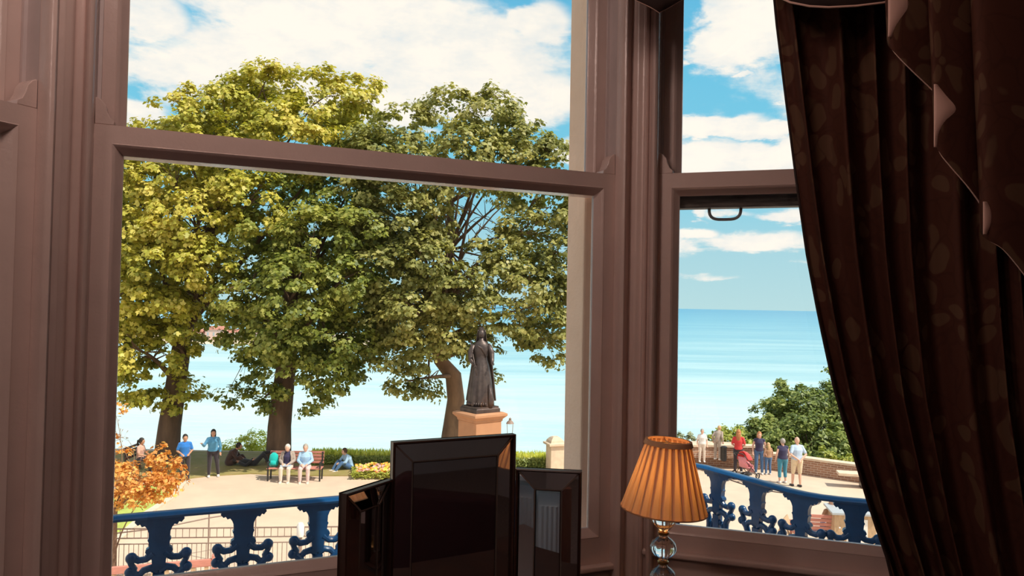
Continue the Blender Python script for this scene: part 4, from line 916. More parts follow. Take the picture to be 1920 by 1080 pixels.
# jacket of the older man, open at the front
def open_jacket():
    pe = [x for x in COL.objects if x.type == 'EMPTY' and 'grey jacket' in x.get('label', '')][0]
    b = MB(); P_ = []
    for j in range(9):
        z = .98 - j * .055; row = []
        for k_ in range(25):
            a = R(128 + 284 * k_ / 24); rr = (1.0 if j > 1 else .8) ; row.append((.215 * rr * math.cos(a), .015 + .17 * rr * math.sin(a) + (0 if j > 2 else 0), z))
        P_.append(row)
    grid_obj('jacket', P_, M['greyc'], pe, thick=.02)
    for S, sx in (('l', -1), ('r', 1)):
        q = MB(); q.capsule((sx * .10, .01, .965), (sx * .168, .01, .955), .068, .066); q.capsule((sx * .168, .01, .955), (sx * .245, .06, .72), .068, .062); q.capsule((sx * .245, .06, .72), (sx * .13, .26, .645), .062, .046); q.build('jacket_sleeve', M['greyc'], pe, smooth='all')
    q = MB(); q.box(-.17, .17, .20, .42, .575, .60); q.build('folded_paper', M['paleb2'], pe)
open_jacket()
def backpack():
    e = empty('backpack', (bc.x - 1.02, bc.y + .22, GZ + .455), R(5), 'teal backpack resting on the left end of the park bench', 'backpack')
    e.location = (bc.x - .78, bc.y + .26, GZ + .45)
    b = MB(); b.tube([(0, 0, 0), (0, 0, .05), (0, 0, .25), (0, 0, .42), (0, 0, .50)], [(.10, .06), (.16, .10), (.17, .11), (.14, .09), (.05, .04)], 16, side=(1, 0, 0)); b.build('bag_body', M['teal'], e, smooth='all')
    b = MB(); b.tube([(0, -.11, .06), (0, -.14, .12), (0, -.12, .24)], [(.09, .02), (.11, .04), (.09, .02)], 12, side=(1, 0, 0)); b.build('pocket', M['teal'], e, smooth='all')
    b = MB(); b.tube([(-.03, 0, .49), (-.03, 0, .55), (.03, 0, .55), (.03, 0, .49)], .01, 6); b.build('loop', M['blackc'], e)
backpack()
# right side, on the promenade
person('woman with grey hair in a navy vest and teal cropped trousers standing beside the man', feet(1467, 906), R(8), STAND, 1.62, None, 'navy', 'none', 'tealb', 'calf', 'whitec', 'h_grey', 'short', wide=1.15)
person('man in a pale blue T-shirt and khaki shorts with hands clasped behind his back', feet(1494, 913), R(5), STAND, 1.78, dict(ell=(-.27, -.10, 1.13), elr=(.27, -.10, 1.13), wrl=(-.03, -.17, .96), wrr=(.04, -.19, .95), anl=(-.10, .12, .085), knl=(-.10, .08, .5)), 'paleb2', 'short', 'khaki', 'knee', 'blackc', 'h_white', 'bald', wide=1.12)
person('woman with long ginger hair and a red top standing behind the pushchair', feet(1384, 887), R(-20), STAND, 1.66, dict(wrl=(-.15, .32, 1.02), wrr=(.15, .32, 1.02)), 'red', 'short', 'darkleg', hair='h_ginger', hstyle='long')
person('woman with ginger hair in a navy top standing right of the pushchair', feet(1423, 889), R(170), STAND, 1.62, None, 'navy', 'none', 'denim', hair='h_ginger', hstyle='long')
person('girl with long blond hair, brown top and jeans between the pushchair and the couple', feet(1440, 890), R(10), STAND, 1.22, None, 'tanc', 'short', 'denim', hair='h_blond', hstyle='long', wide=1.15)
def pushchair():
    p = feet(1398, 899); e = empty('pushchair', p, R(-55), 'red and pink pushchair with black frame near the brick wall', 'pushchair')
    wh = None
    for (x, y, r_) in ((-.26, -.35, .15), (.26, -.35, .15), (-.22, .42, .10), (.22, .42, .10)):
        q = MB(); pts = [(0, r_ * math.cos(2 * PI * k_ / 20), r_ * math.sin(2 * PI * k_ / 20)) for k_ in range(21)]; q.tube(pts, .022, 8)
        for k_ in range(5): a = 2 * PI * k_ / 5; q.tube([(0, 0, 0), (0, r_ * math.cos(a), r_ * math.sin(a))], .007, 5)
        q.build('wheel', M['black'], e, smooth='all', loc=(x, y, r_ + .02))
    q = MB()
    for sx in (-.24, .24):
        q.tube([(sx, -.35, .16), (sx * .95, .1, .55), (sx * .95, -.45, 1.02)], .013, 8); q.tube([(sx * .95, .42, .12), (sx * .95, -.25, .72)], .013, 8)
    q.tube([(-.228, -.45, 1.02), (.228, -.45, 1.02)], .016, 8); q.tube([(-.24, -.35, .16), (.24, -.35, .16)], .01, 8); q.build('frame', M['black'], e, smooth='all')
    q = MB(); q.tube([(0, -.22, .85), (0, -.12, .48), (0, .18, .42), (0, .34, .25)], [(.19, .03), (.20, .04), (.20, .04), (.17, .02)], 12, side=(1, 0, 0)); q.build('seat', M['pink'], e, smooth='all')
    P_ = [[(.22 * math.cos(R(180 * k_ / 12)), -.22 + .33 * math.sin(R(90 * j / 6)), .72 + (.33 * math.sin(R(180 * k_ / 12)) + .02) * (math.cos(R(70 * j / 6)))) for k_ in range(13)] for j in range(7)]
    grid_obj('hood', P_, M['red'], e, thick=.015)
    q = MB(); q.tube([(0, -.1, .22), (0, .15, .2)], [(.18, .06), (.18, .06)], 12, side=(1, 0, 0)); q.build('basket', M['blackc'], e, smooth='all')
    q = MB(); q.tube([(0, .05, .60), (0, .2, .50), (0, .32, .30)], [(.17, .08), (.18, .09), (.14, .04)], 14, side=(1, 0, 0)); q.build('blanket', M['pink'], e, smooth='all')
pushchair()
# walls of the terrace at the right
def wall_run(name, pts, h, th, label, cop=True):
    o0 = Vector(pts[0]); e = empty(name, o0, 0, label, 'wall'); b = MB(); c_ = MB()
    uvl = 0; pts = [Vector(p) - o0 for p in pts]
    nn = []
    for i in range(len(pts)):
        t_ = (pts[min(i + 1, len(pts) - 1)] - pts[max(i - 1, 0)]).normalized(); nn.append(Vector((-t_.y, t_.x, 0)))
    r1 = [[p + n_ * a + Vector((0, 0, z)) for a, z in ((0, 0), (th, 0), (th, h), (0, h))] for p, n_ in zip(pts, nn)]
    b.loft(r1); w_ = b.build('brickwork', M['brick'], e)
    me = w_.data; ul = me.uv_layers.new(name='UVMap'); co = [v.co.copy() for v in me.vertices]
    for l in me.loops:
        v = co[l.vertex_index]; ul.data[l.index].uv = (math.hypot(v.x, v.y), v.z)
    r2 = [[p + n_ * a + Vector((0, 0, z)) for a, z in ((-.05, h), (th + .05, h), (th + .05, h + .08), (th / 2, h + .11), (-.05, h + .08))] for p, n_ in zip(pts, nn)]
    c_.loft(r2); c_.build('coping', M['palestone'], e); return e
wall_run('brick_wall', [gp(1425, 879), gp(1460, 883), gp(1500, 889), gp(1560, 898), gp(1640, 909), gp(1760, 922)], .58, .35, 'low brick parapet with pale coping behind the couple looking out')
wall_run('brick_wall', [gp(1215, 873), gp(1290, 874), gp(1350, 875), gp(1390, 878), gp(1425, 881)], .48, .35, 'low brick wall left of the pushchair')
a0 = gp(1215, 873); a1 = gp(1425, 881)
plat = MB(); plat.prism([(a0.x, a0.y + .36), (a1.x, a1.y + .36), (a1.x + .3, 33.2), (a0.x, 33.2)], GZ - .2, GZ + .46); struct(plat.build('ground_upper_terrace', M['path']))
wall_run('brick_wall', [gp(1215, 858, GZ + .46), gp(1330, 858, GZ + .46), gp(1435, 860, GZ + .46)], .42, .3, 'upper brick parapet on the raised terrace behind the small figures')
PT = gp(1316, 866, GZ + .46); person('small person in a white top standing on the raised terrace above the lampshade', PT, R(175), STAND, 1.25, None, 'whitec', 'short', 'cream', hair='h_grey', hstyle='short', wide=1.1)
PT = gp(1345, 862, GZ + .46); person('person with fair hair in grey leaning at the terrace parapet', PT, R(-40), STAND, 1.35, dict(chest=(0, .08, 1.25), neck=(0, .15, 1.4), head=(0, .22, 1.52), shl=(-.168, .12, 1.335), shr=(.168, .12, 1.335)), 'greyc', 'long', 'greyc', hair='h_blond', hstyle='short')
def litter():
    p = gp(1350, 864, GZ + .46); e = empty('litter_bin', gp(1357, 864, GZ + .46), 0, 'dark litter bin on the raised terrace beside the leaning person', 'bin'); q = MB(); q.lathe([(.10, 0), (.11, .1), (.11, .48), (.125, .5), (.125, .54), (.06, .57)], 16); q.build('bin_body', M['black'], e, smooth=40)
litter()
def stone_bench():
    p = gp(1612, 914); e = empty('stone_bench', p, R(-14), 'pale slab bench in front of the brick parapet beside the curtain edge', 'bench')
    q = MB(); q.box(-.75, .9, -.25, .3, .42, .52); bevel(q.build('bench_slab', M['palestone'], e), .015, 2)
    for x in (.08, .75):
        q = MB(); q.box(x - .06, x + .06, -.2, .25, 0, .42); q.build('leg', M['wooddark'], e)
stone_bench()
# bin store, A-board, red bench and seated man, lower right
def binstore():
    p = gp(1596, 1036); e = empty('menu_cabinet', (p.x, p.y, GZ), R(-6), 'tan wooden cabinet with grey lid and white front panel seen through the right railing', 'cabinet')
    q = MB(); q.box(-.52, .52, -.30, .30, .05, 1.08); bevel(q.build('cabinet_body', M['woodtan'], e), .01, 1)
    q = MB(); q.add([(-.60, -.38, 1.06), (.60, -.38, 1.06), (.60, .38, 1.12), (-.60, .38, 1.12), (-.60, -.38, 1.11), (.60, -.38, 1.11), (.60, .38, 1.17), (-.60, .38, 1.17)], [(0, 3, 2, 1), (4, 5, 6, 7), (0, 1, 5, 4), (1, 2, 6, 5), (2, 3, 7, 6), (3, 0, 4, 7)]); q.build('lid', M['greylid'], e)
    q = MB(); q.box(-.22, .30, -.315, -.30, .30, .95); q.build('front_panel', M['white'], e)
    q = MB(); q.ball((-.40, -.32, .72), .025, 8, 6); q.build('knob', M['white'], e)
    p = gp(1472, 1014); e = empty('sign_board', p, R(60), 'brown wooden A-board standing left of the cabinet behind the railing', 'sign board')
    q = MB(); q.obox((0, -.22, .0), (0, 0, .66), .55, .03, up=(0, 1, 0)); q.build('board', M['woodtan'], e); q = MB(); q.obox((0, .22, .0), (0, .02, .64), .55, .025, up=(0, 1, 0)); q.build('board', M['woodtan'], e)
    p = gp(1548, 1030); slat_bench('red_bench', 'reddish wooden bench with a seated man left of the cabinet', (p.x - .15, p.y + .35, GZ), R(180 - 8), 1.35, M['woodred'], M['woodred'], .95)
    person('bald man sitting on the reddish bench seen past the right railing', (p.x + .22, p.y + .10, GZ + .0), R(-8), SIT, 1.74, None, 'tanc', 'short', 'denim', 'full', 'blackc', 'h_white', 'bald', skin='skin2')
binstore()
# thin dark line, a low tube curving over the promenade
def guide():
    pts = [gp(a, b) for a, b in ((1365, 899), (1400, 911), (1440, 921), (1490, 928))]; o0 = pts[0].copy(); e = empty('pavement_line', o0, 0, 'thin dark line curving across the promenade', 'paving_line'); e['kind'] = 'structure'; e.name = 'ground_pavement_line'
    q = MB(); q.tube([p - o0 + Vector((0, 0, .005)) for p in pts], .025, 6); q.build('line_tube', M['wooddark'], e)
guide()
# ------------------------------------------------------------------ dressing table, mirror, lamp
def table():
    c_ = Vector((.02, 1.70)); e = empty('dressing_table', (c_.x, c_.y, 0), AA, 'dark wooden dressing table in the bay under the mirror and lamp', 'table')
    q = MB(); q.box(-.55, .62, -.32, .16, .672, .70); bevel(q.build('table_top', M['wooddark'], e), .005, 2)
    for i, (x0, x1) in enumerate(((-.53, -.20), (.27, .60))):
        q = MB(); q.box(x0, x1, -.29, .14, .10, .671); q.build('drawer_pedestal', M['wooddark'], e)
        for k_ in range(3):
            z = .13 + k_ * .18; d = MB(); d.box(x0 + .015, x1 - .015, -.308, -.29, z, z + .16); dr = d.build('drawer', M['wooddark'], e); bevel(dr, .004, 1); kn = MB(); kn.ball(((x0 + x1) / 2, -.32, z + .08), .014, 10, 8); kn.build('knob', M['brass'], dr)
    q = MB(); q.box(-.20, .27, -.27, .12, .58, .671); q.build('apron', M['wooddark'], e)
    for x in (-.51, .58):
        for y in (-.27, .12): q = MB(); q.box(x - .02, x + .02, y - .02, y + .02, 0, .10); q.build('foot', M['wooddark'], e)
table()
def mirrors():
    zb = .712; zc = 1.134; zs = 1.052
    PL, PR_ = Vector((-.265, 1.699, 0)), Vector((.013, 1.835, 0)); ang = math.atan2(PR_.y - PL.y, PR_.x - PL.x); Wc = (PR_ - PL).length
    e = empty('dressing_mirror', (PL.x, PL.y, zb), ang, 'dark-framed dressing table mirror of three hinged panels in front of the window', 'mirror')
    def panel(nm, w_, h_, lx, ly, a):
        p = MB(); p.box(0, w_, .004, .012, 0, h_); o = p.build(nm, M['wooddark'], e, loc=(lx, ly, 0), rotz=a)
        fr = MB(); fr.frame(0, w_, 0, h_, [(0, .012), (0, -.009), (.003, -.011), (.006, -.009), (.006, .004)]); fr.build('frame_edge', M['wooddark'], o)
        bo = .046; B = MB()
        for k_ in range(4):
            B2 = MB(); i0, i1 = .007, bo
            R0 = [(i0, i0), (w_ - i0, i0), (w_ - i0, h_ - i0), (i0, h_ - i0)]; R1 = [(i1, i1), (w_ - i1, i1), (w_ - i1, h_ - i1), (i1, h_ - i1)]
            a0, a1 = R0[k_], R0[(k_ + 1) % 4]; c0, c1 = R1[k_], R1[(k_ + 1) % 4]
            sh = .0008
            vs = [(a0[0], -.001, a0[1]), (a1[0], -.001, a1[1]), (c1[0], -.0065, c1[1]), (c0[0], -.0065, c0[1])]
            cen = [sum(v[j] for v in vs) / 4 for j in range(3)]
            vs = [tuple(cen[j] + (v[j] - cen[j]) * .985 for j in range(3)) for v in vs]
            B2.add(vs + [(v[0], v[1] + .003, v[2]) for v in vs], [(0, 1, 2, 3), (7, 6, 5, 4), (0, 4, 5, 1), (1, 5, 6, 2), (2, 6, 7, 3), (3, 7, 4, 0)])
            B2.build('border_glass', M['mirror'], o)
        b = MB(); b.frame(bo, w_ - bo, bo, h_ - bo, [(0, .003), (0, -.0075), (.0028, -.0075), (.0028, .003)]); b.build('inner_bead', M['bead'], o)
        g = MB(); g.box(bo + .005, w_ - bo - .005, -.005, -.001, bo + .005, h_ - bo - .005); g.build('mirror_glass', M['mirror'], o)
        for (dx, dz) in ((bo, h_ - bo), (w_ - bo, h_ - bo)):
            cx_, cz_ = (.008 if dx == bo else w_ - .008), h_ - .008
            s = MB(); s.obox((dx, -.0085, dz), (cx_, -.004, cz_), .004, .003, up=(0, 1, 0)); s.build('corner_strip', M['bead'], o)
        return o
    panel('centre_panel', Wc, zc - zb, 0, 0, 0)
    panel('side_panel', .160, zs - zb, Wc + .004, -.004, R(-8.7) - ang)
    wl = .155; al = R(61); dx = -.004 - wl * math.cos(al - ang); dy = -.004 - wl * math.sin(al - ang)
    panel('side_panel', wl, zs - zb, dx, dy, al - ang)
    q = MB(); q.box(-.01, Wc + .01, .0, .07, -.0105, .004); q.build('mirror_foot', M['wooddark'], e)
M['bead'] = mat('mirror_bead', (.22, .17, .15), .35, metal=.5)
mirrors()
def lamp():
    base = Vector((.363, 1.75, .702)); e = empty('table_lamp', base, 0, 'table lamp with orange pleated shade and crystal ball stem', 'lamp')
    zsb, zst = .278, .432; rb, rt = .0955, .050   # shade bottom and top heights above base
    n = 26
    q = MB(); q.lathe([(.06, 0), (.062, .008), (.055, .016), (.02, .024), (.012, .05), (.020, .07), (.012, .093)], 28); q.build('lamp_base', M['brass'], e, smooth=40)
    def rib(a, z): return 1 + .055 * abs(math.cos(a * 6)) - .02
    z = .092; balls = []
    for rr, hh in ((.030, .060), (.030, .060), (.029, .060)):
        q = MB(); prof = [(rr * max(.30, math.sin(PI * t_ / 12) ** .75), z + hh * t_ / 12) for t_ in range(13)]; q.lathe(prof, 72, fn=rib); q.build('crystal_ball', M['crystal'], e, smooth='all'); z += hh
        q = MB(); q.lathe([(.010, z - .001), (.013, z + .002), (.013, z + .006), (.010, z + .009)], 16); q.build('brass_collar', M['brass'], e, smooth=40); z += .008
    q = MB(); q.lathe([(.008, z - .004), (.008, z + .01), (.014, z + .012), (.014, z + .028), (.010, z + .03)], 16); q.build('bulb_holder', M['brass'], e, smooth=40)
    zb = z + .030
    mt, t, b = principled('bulb_glow'); b.inputs['Emission Color'].default_value = (1, .62, .25, 1); b.inputs['Emission Strength'].default_value = 7; M['bulb'] = mt
    q = MB(); q.lathe([(.008, zb), (.012, zb + .012), (.018, zb + .028), (.016, zb + .042), (.006, zb + .05), (.001, zb + .051)], 16); q.build('bulb', M['bulb'], e, smooth='all')
    # pleated shade: each pleat folds over the next
    Np = 24; sub = 6; rows = []
    for j in range(13):
        t_ = j / 12; r0 = rb + (rt - rb) * t_; zz = zsb + (zst - zsb) * t_; ring = []
        for k_ in range(Np * sub):
            a = 2 * PI * k_ / (Np * sub); ph = (k_ % sub) / sub
            d = [0, .0035, .0042, .0042, .0035, .0][k_ % sub]
            ring.append((( r0 + d * (.55 + .45 * (1 - t_))) * math.cos(a), (r0 + d * (.55 + .45 * (1 - t_))) * math.sin(a), zz))
        rows.append(ring)
    q = MB(); q.loft(rows, closed_caps=False); sh = q.build('lamp_shade', M['shade'], e, smooth=30)
    # second layer: the overlapped fabric of each pleat
    q = MB()
    for p_ in range(Np):
        a0 = 2 * PI * (p_ - .12) / Np; a1 = 2 * PI * (p_ + .12) / Np
        vs = []
        for t_ in (0, .5, 1):
            r0 = rb + (rt - rb) * t_ - .0012; zz = zsb + (zst - zsb) * t_
            wd = .75 + 1.9 * t_
            for a in (a0 * 1, a1 * 1):
                am = (a0 + a1) / 2; aa = am + (a - am) * wd; vs.append((r0 * math.cos(aa), r0 * math.sin(aa), zz))
        q.add(vs, [(0, 1, 3, 2), (2, 3, 5, 4)])
    q.build('pleat_overlap', M['shadefold'], sh)
    for nm, r_, zz in (('shade_trim', rb + .001, zsb), ('shade_trim', rt + .002, zst)):
        q = MB(); rr = []
        for (dr, dz) in (((-.002, -.002), (.003, -.002), (.0045, .001), (-.002, .001)) if zz < .3 else ((-.002, -.004), (.004, -.004), (.004, .007), (-.002, .007))):
            rr.append([((r_ + dr - (dz * .3)) * math.cos(2 * PI * k_ / 64), (r_ + dr - dz * .3) * math.sin(2 * PI * k_ / 64), zz + dz) for k_ in range(64)])
        rr.append(rr[0]); q.loft(rr, closed_caps=False); q.build(nm, M['shadetrim'], sh, smooth=40)
    q = MB(); q.tube([(-rt, 0, zst), (rt, 0, zst)], .0015, 6); q.tube([(0, -rt, zst), (0, rt, zst)], .0015, 6); q.tube([(0, 0, zb - .01), (0, 0, zst + .004)], .0012, 5); q.build('shade_carrier', M['brass'], sh)
    piv = Vector((0, 0, zsb)); rm = Matrix.Translation(piv) @ Matrix.Rotation(R(3.2), 4, 'Y') @ Matrix.Translation(-piv); sh.matrix_local = rm   # the shade sits a little askew
    ld = bpy.data.lights.new('lamp_light', 'POINT'); ld.energy = .68; ld.color = (1, .50, .18); ld.shadow_soft_size = .027; lo = bpy.data.objects.new('lamp_light', ld); COL.objects.link(lo); lo.parent = e; lo.location = (0, 0, zb + .03)
lamp()
# ------------------------------------------------------------------ curtain, swag, cascade, pelmet
def onB(px, py, v):
    """point on a plane parallel to the right window, v metres outward of it"""
    n = Vector((-math.sin(AB), math.cos(AB), 0)); P0 = PB + n * v; d = sight(px, py); C0 = Vector((0, 0, EYE))
    t_ = (P0 - C0).dot(n) / d.dot(n); return C0 + d * t_
def uvB(p): return ((p - PB).x * math.cos(AB) + (p - PB).y * math.sin(AB)), p.z
def curtain():
    v0 = -.20; edge = []
    for q in ((1458, 10), (1480, 180), (1500, 330), (1522, 480), (1545, 600), (1575, 740), (1608, 850), (1640, 960), (1680, 1078)): edge.append(uvB(onB(q[0], q[1], v0)))
    zs_ = [z for u, z in edge][::-1]; us_ = [u for u, z in edge][::-1]
    e = empty('curtain', (PB.x, PB.y, 0), AB, 'long dark brown damask curtain drawn aside over the right window', 'curtain')
    u_r = 1.32; NX, NY = 360, 110; P_, UV = [], []
    zt, zb = 2.61, .15
    for j in range(NY):
        z = zt + (zb - zt) * j / (NY - 1); zz = max(z, .62)
        ul = np.interp(zz, zs_, us_) if zz < zs_[-1] else us_[-1] - .06 * (zz - zs_[-1])
        row, uvr = [], []
        sag = max(0, 1.3 - z)
        for i in range(NX):
            s_ = i / (NX - 1); f = s_ ** 1.0
            # pleats: uneven spacing
            ph = 15 * s_ + .5 * math.sin(s_ * 9 + z * .5) + .25 * math.sin(s_ * 23 + 1)
            fold = math.sin(2 * PI * ph); fold2 = math.sin(2 * PI * ph * 2.1 + z * 1.2 + 2)
            am = .034 * (.6 + .4 * math.sin(s_ * 17 + 2) ** 2); squeeze = 1 - .30 * min(1, max(0, (1.9 - z) / 1.3)) * (1 - s_)
            y = v0 - am * (fold + .22 * fold2) - .03 * math.sin(s_ * 3)
            u = ul + (u_r - ul) * (s_ ** (1 + .25 * min(1, max(0, (2.3 - z) / 1.6)))) + .008 * math.cos(2 * PI * ph)
            row.append((u, y, z)); uvr.append((s_ * 1.9, z))
        P_.append(row); UV.append(uvr)
    o = grid_obj('curtain_cloth', P_, [M['damask'], M['lining']], e, UV, thick=.004)
    q = MB()
    for row in (P_,):
        pts = [Vector(r_[0]) + Vector((-.002, 0, 0)) for r_ in P_[::3]]; q.tube(pts, .0035, 6)
    q.build('curtain_hem', M['swag'], e, smooth='all')
curtain()
def cascade():
    v = -.34; e = empty('curtain_cascade', (PB.x, PB.y, 0), AB, 'dark swag cascade with zigzag edge and pale pink lining over the curtain', 'drapery')
    K = [(1640, -40), (1720, 60), (1800, 150), (1668, 150)]
    NX, NY = 300, 40
    # lower edge control points: (px, py) -- x swings back at every fold
    edge = [(1664, -30), (1690, 5), (1692, 32), (1680, 58), (1663, 80), (1662, 100), (1672, 118), (1700, 143), (1745, 176), (1768, 192), (1780, 216), (1764, 240), (1750, 258), (1747, 280), (1753, 300), (1772, 322), (1805, 355), (1836, 388), (1847, 405), (1846, 425), (1836, 440), (1842, 455), (1870, 475), (1925, 535), (1990, 600), (2050, 640)]
    dep = [.0, .02, .035, .02, -.03, -.05, -.055, -.045, -.02, .0, .03, .02, -.03, -.05, -.055, -.05, -.035, -.01, .02, .02, -.03, -.05, -.05, -.03, 0, 0]
    pts = [uvB(onB(a, b, v)) for a, b in edge]; n = len(pts)
    # Catmull-Rom resample
    S_ = []
    for i in range(n - 1):
        p0, p1, p2, p3 = [pts[max(0, min(n - 1, i + k_))] + (dep[max(0, min(n - 1, i + k_))],) for k_ in (-1, 0, 1, 2)]
        for q in range(10):
            t_ = q / 10; S_.append(tuple(.5 * (2 * p1[j] + (p2[j] - p0[j]) * t_ + (2 * p0[j] - 5 * p1[j] + 4 * p2[j] - p3[j]) * t_ * t_ + (3 * p1[j] - p0[j] - 3 * p2[j] + p3[j]) * t_ ** 3) for j in range(3)))
    P_, UV = [], []
    for j in range(NY):
        row, uvr = [], []
        for i, (u, z, d) in enumerate(S_):
            t_ = j / (NY - 1); z2 = z + (2.62 - z) * t_; lean = (z2 - z)
            row.append((u - .04 * lean, v + d * (1 - .35 * t_) - .0, z2)); uvr.append((i / len(S_) * 1.1, z2))
        P_.append(row); UV.append(uvr)
    o = grid_obj('cascade_cloth', P_, [M['damask'], M['lining']], e, UV, thick=.0)
    md = o.modifiers.new('lining', 'SOLIDIFY'); md.thickness = .004; md.offset = 1; md.material_offset = 1; md.material_offset_rim = 1
    for (xl, y0, y1, curve) in ((1663, -45, 86, [(1663, -45), (1680, -20), (1691, 10), (1692, 32), (1681, 58), (1663, 86)]), (1746, 172, 286, [(1746, 172), (1764, 188), (1780, 214), (1766, 240), (1751, 262), (1746, 286)]), (1835, 385, 444, [(1835, 385), (1845, 398), (1848, 412), (1846, 425), (1838, 438), (1835, 444)])):
        cs = [uvB(onB(a, b, v)) for a, b in curve]; P2 = []
        yy = np.linspace(0, 1, 26)
        for t_ in yy:
            k_ = t_ * (len(cs) - 1); i0 = min(int(k_), len(cs) - 2); fr = k_ - i0
            fr2 = fr
            q0, q1, q2, q3 = [cs[max(0, min(len(cs) - 1, i0 + k2))] for k2 in (-1, 0, 1, 2)]; ur, z_ = [.5 * (2 * q1[j] + (q2[j] - q0[j]) * fr + (2 * q0[j] - 5 * q1[j] + 4 * q2[j] - q3[j]) * fr * fr + (3 * q1[j] - q0[j] - 3 * q2[j] + q3[j]) * fr ** 3) for j in (0, 1)]
            ul = cs[0][0] - .007 + (cs[-1][0] - cs[0][0]) * t_
            P2.append([(ul + (ur + .006 - ul) * s_, v - .062 + .02 * s_ * s_, z_) for s_ in np.linspace(0, 1, 9)])
        grid_obj('turned_lining', P2, M['lining'], e, thick=.002)
cascade()
def swag():
    v = -.30; e = empty('curtain_swag', (PB.x, PB.y, 0), AB, 'dark swag of cloth dipping into view above the curtain', 'drapery')
    ed = [(1400, -60), (1430, -25), (1455, 3), (1480, 18), (1515, 27), (1550, 29), (1600, 25), (1650, 16), (1700, 0), (1760, -40)]
    pts = [uvB(onB(a, b, v)) for a, b in ed]; P_, UV = [], []
    for j in range(24):
        t_ = j / 23; row, uvr = [], []
        for i, (u, z) in enumerate(pts):
            um = pts[5][0]; row.append((u + (um - u) * 0, v - .05 * math.sin(PI * i / 9) * (1 - t_) - .018 * math.sin(t_ * 20), z + (2.62 - z) * t_)); uvr.append((u * 2, t_ * .5))
        P_.append(row); UV.append(uvr)
    o = grid_obj('swag_cloth', P_, [M['swag'], M['lining']], e, UV, thick=.004); sub = o.modifiers.new('s', 'SUBSURF'); sub.levels = 2; sub.render_levels = 2
    q = MB(); q.tube([Vector(p) + Vector((0, -.003, .0)) for p in P_[0]], .0025, 8); q.build('piping', M['lining'], e, smooth='all')
    # pointed tail over the post
    A = Vector(loc2w(PA, AA, .19, -.16)); ctr = at(1234, 27, 1.98)
    e = empty('pelmet_tail', (ctr.x, ctr.y, 2.62), R(2), 'dark pointed tail of the pelmet hanging over the window post', 'drapery'); h = 2.62 - ctr.z
    P_ = []; NX = 33
    for j in range(14):
        t_ = j / 13; row = []
        for i in range(NX):
            s_ = -1 + 2 * i / (NX - 1); w_ = .26; x = w_ * s_ * .8
            zb_ = -h + abs(x) * (.53 if x < 0 else .60); zz = zb_ * (1 - t_)
            row.append((x, -.012 * math.cos(s_ * PI / 2) + .003 * math.sin(s_ * 14), zz))
        P_.append(row)
    grid_obj('tail_cloth', P_, M['swag'], e, thick=.006)
    q = MB(); q.tube([Vector(p) for p in P_[0]], .0013, 6); q.build('piping', M['lining'], e, smooth='all')
    # pelmet board following the bay
    e = empty('pelmet_board', (0, 0, 2.62), 0, 'long curtain pelmet board above the bay windows', 'pelmet')
    q = MB(); pl = [loc2w(PC, AC, -.95, -.36), loc2w(PA, AA, -1.25, -.36), loc2w(PA, AA, .12, -.38), loc2w(PB, AB, 1.45, -.38)]; pr = [loc2w(PC, AC, -.95, -.02), loc2w(PA, AA, -1.36, -.04), loc2w(PA, AA, .10, -.05), loc2w(PB, AB, 1.45, -.04)]
    for i in range(3): q.prism([pl[i], pl[i + 1], pr[i + 1], pr[i]], .0, .04)
    q.build('board', M['wooddark'], e)
swag()
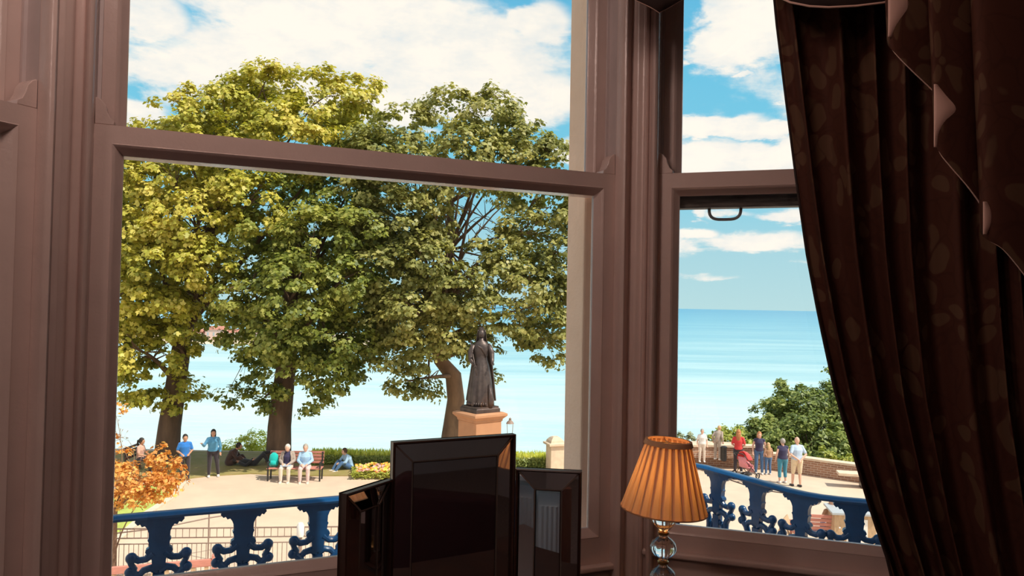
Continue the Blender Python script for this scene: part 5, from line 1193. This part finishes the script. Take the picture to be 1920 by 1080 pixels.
# ------------------------------------------------------------------ furniture behind the camera that the mirrors catch
def back_furniture():
    # painted fireplace surround with fluted pilaster and lattice
    e = empty('fluted_cabinet', (-.62, .24, 0), R(-9), 'pale painted cabinet with fluted pilaster and lattice door reflected in the right mirror wing', 'cabinet')
    q = MB(); q.box(-.36, .36, -.30, 0, 0, .60); q.build('cabinet_carcass', M['white'], e)
    q = MB(); q.box(-.38, .38, -.32, .035, .60, .63); bevel(q.build('cabinet_top', M['white'], e), .006, 2)
    for x0 in (.26, -.36):
        pl = MB(); pl.box(x0, x0 + .10, .0, .012, .04, .58)
        for k_ in range(4): pl.tube([(x0 + .017 + k_ * .022, .012, .07), (x0 + .017 + k_ * .022, .012, .52)], .008, 10)
        pl.build('fluted_pilaster', M['white'], e, smooth=40)
    for x0, x1 in ((-.25, -.005), (.005, .25)):
        d = MB(); d.frame(x0, x1, .05, .57, [(0, .0), (0, .02), (.02, .02), (.02, .0)]); dd = d.build('lattice_door', M['white'], e)
        l = MB(); ZH = .52; xa, xb, za, zb_ = x0 + .02, x1 - .02, .07, .55
        for k_ in range(48):
            c0 = xa - ZH + k_ * .022
            for sg in (1, -1):
                pts = []
                for t_ in np.linspace(0, zb_ - za, 60):
                    x = c0 + t_ if sg == 1 else (xa + xb) - (c0 + t_)
                    if xa <= x <= xb: pts.append((x, .010 + sg * .0015, za + t_))
                if len(pts) > 1: l.obox(pts[0], pts[-1], .006, .002, up=(0, 1, 0))
        l.build('lattice', M['white'], dd)
        bk = MB(); bk.box(x0 + .015, x1 - .015, .001, .003, .06, .56); bk.build('door_back', M['black'], dd)
    # dark armchair behind, to the right
    M['woodchair'] = mat('chair_mahogany', (.30, .10, .05), .4, col2=(.14, .04, .025), vscale=10, stretch=(1, 1, .15))
    M['velvet'] = mat('dark_velvet', (.055, .012, .012), .9, var=.2)
    e = empty('chaise_longue', (1.2, .42, 0), R(36), 'low dark red chaise longue with sloping back beside the bay curtain', 'sofa')
    q = MB(); q.box(-.70, .62, -.55, -.06, .12, .32); bevel(q.build('seat', M['velvet'], e), .04, 4)
    q = MB(); q.extr_xz([(-.72, .14), (.64, .14), (.64, .30), (.60, .39), (.50, .45), (.30, .50), (0, .54), (-.35, .59), (-.66, .64), (-.72, .60)], -.07, .07); bevel(q.build('backrest', M['velvet'], e), .025, 3)
    for sx in (-.62, .54):
        for sy in (-.48, -.02): q = MB(); q.tube([(sx, sy, 0), (sx, sy, .14)], [.018, .026], 8); q.build('leg', M['wooddark'], e)
    e = empty('wooden_chair', (.02, .30, 0), R(-8), 'low carved wooden chair in the bay reflected in the right mirror wing', 'chair')
    q = MB(); q.box(-.19, .19, -.18, .19, .30, .335); bevel(q.build('seat', M['woodchair'], e), .01, 2)
    q = MB(); q.frame(-.19, .19, .335, .68, [(0, .15), (0, .19), (.04, .19), (.04, .15)]); q.build('backrest', M['woodchair'], e)
    q = MB(); q.box(-.05, .05, .16, .18, .37, .64); q.build('back_splat', M['woodchair'], e)
    for sx in (-.16, .16):
        for sy in (-.15, .16): q = MB(); q.tube([(sx, sy, 0), (sx, sy, .30)], [.016, .024], 8); q.build('leg', M['woodchair'], e)
    for (lx, ly, lz, le), lab in zip(FILL_LIGHTS, ('added brass ring around an unseen fill light in the bay above the frame', 'added brass ring around an unseen fill light behind the camera')):  # hanging fittings made up to hold the added fill lights
        e = empty('fill_light_ring', (lx, ly, 3.1), 0, lab, 'lamp'); d = lz - 3.1 + .19
        q = MB(); q.tube([(0, 0, 0), (0, 0, d + .07)], .006, 8); q.lathe([(.05, -.001), (.05, -.02), (.01, -.03)], 20); q.build('flex', M['brass'], e)
        q = MB(); q.lathe([(.20, d), (.215, d - .005), (.215, d - .025), (.20, d - .02)], 40, caps=False); q.tube([(-.2, 0, d - .01), (.0, 0, d + .07), (.2, 0, d - .01)], .004, 6); q.build('light_ring', M['brass'], e)
back_furniture()
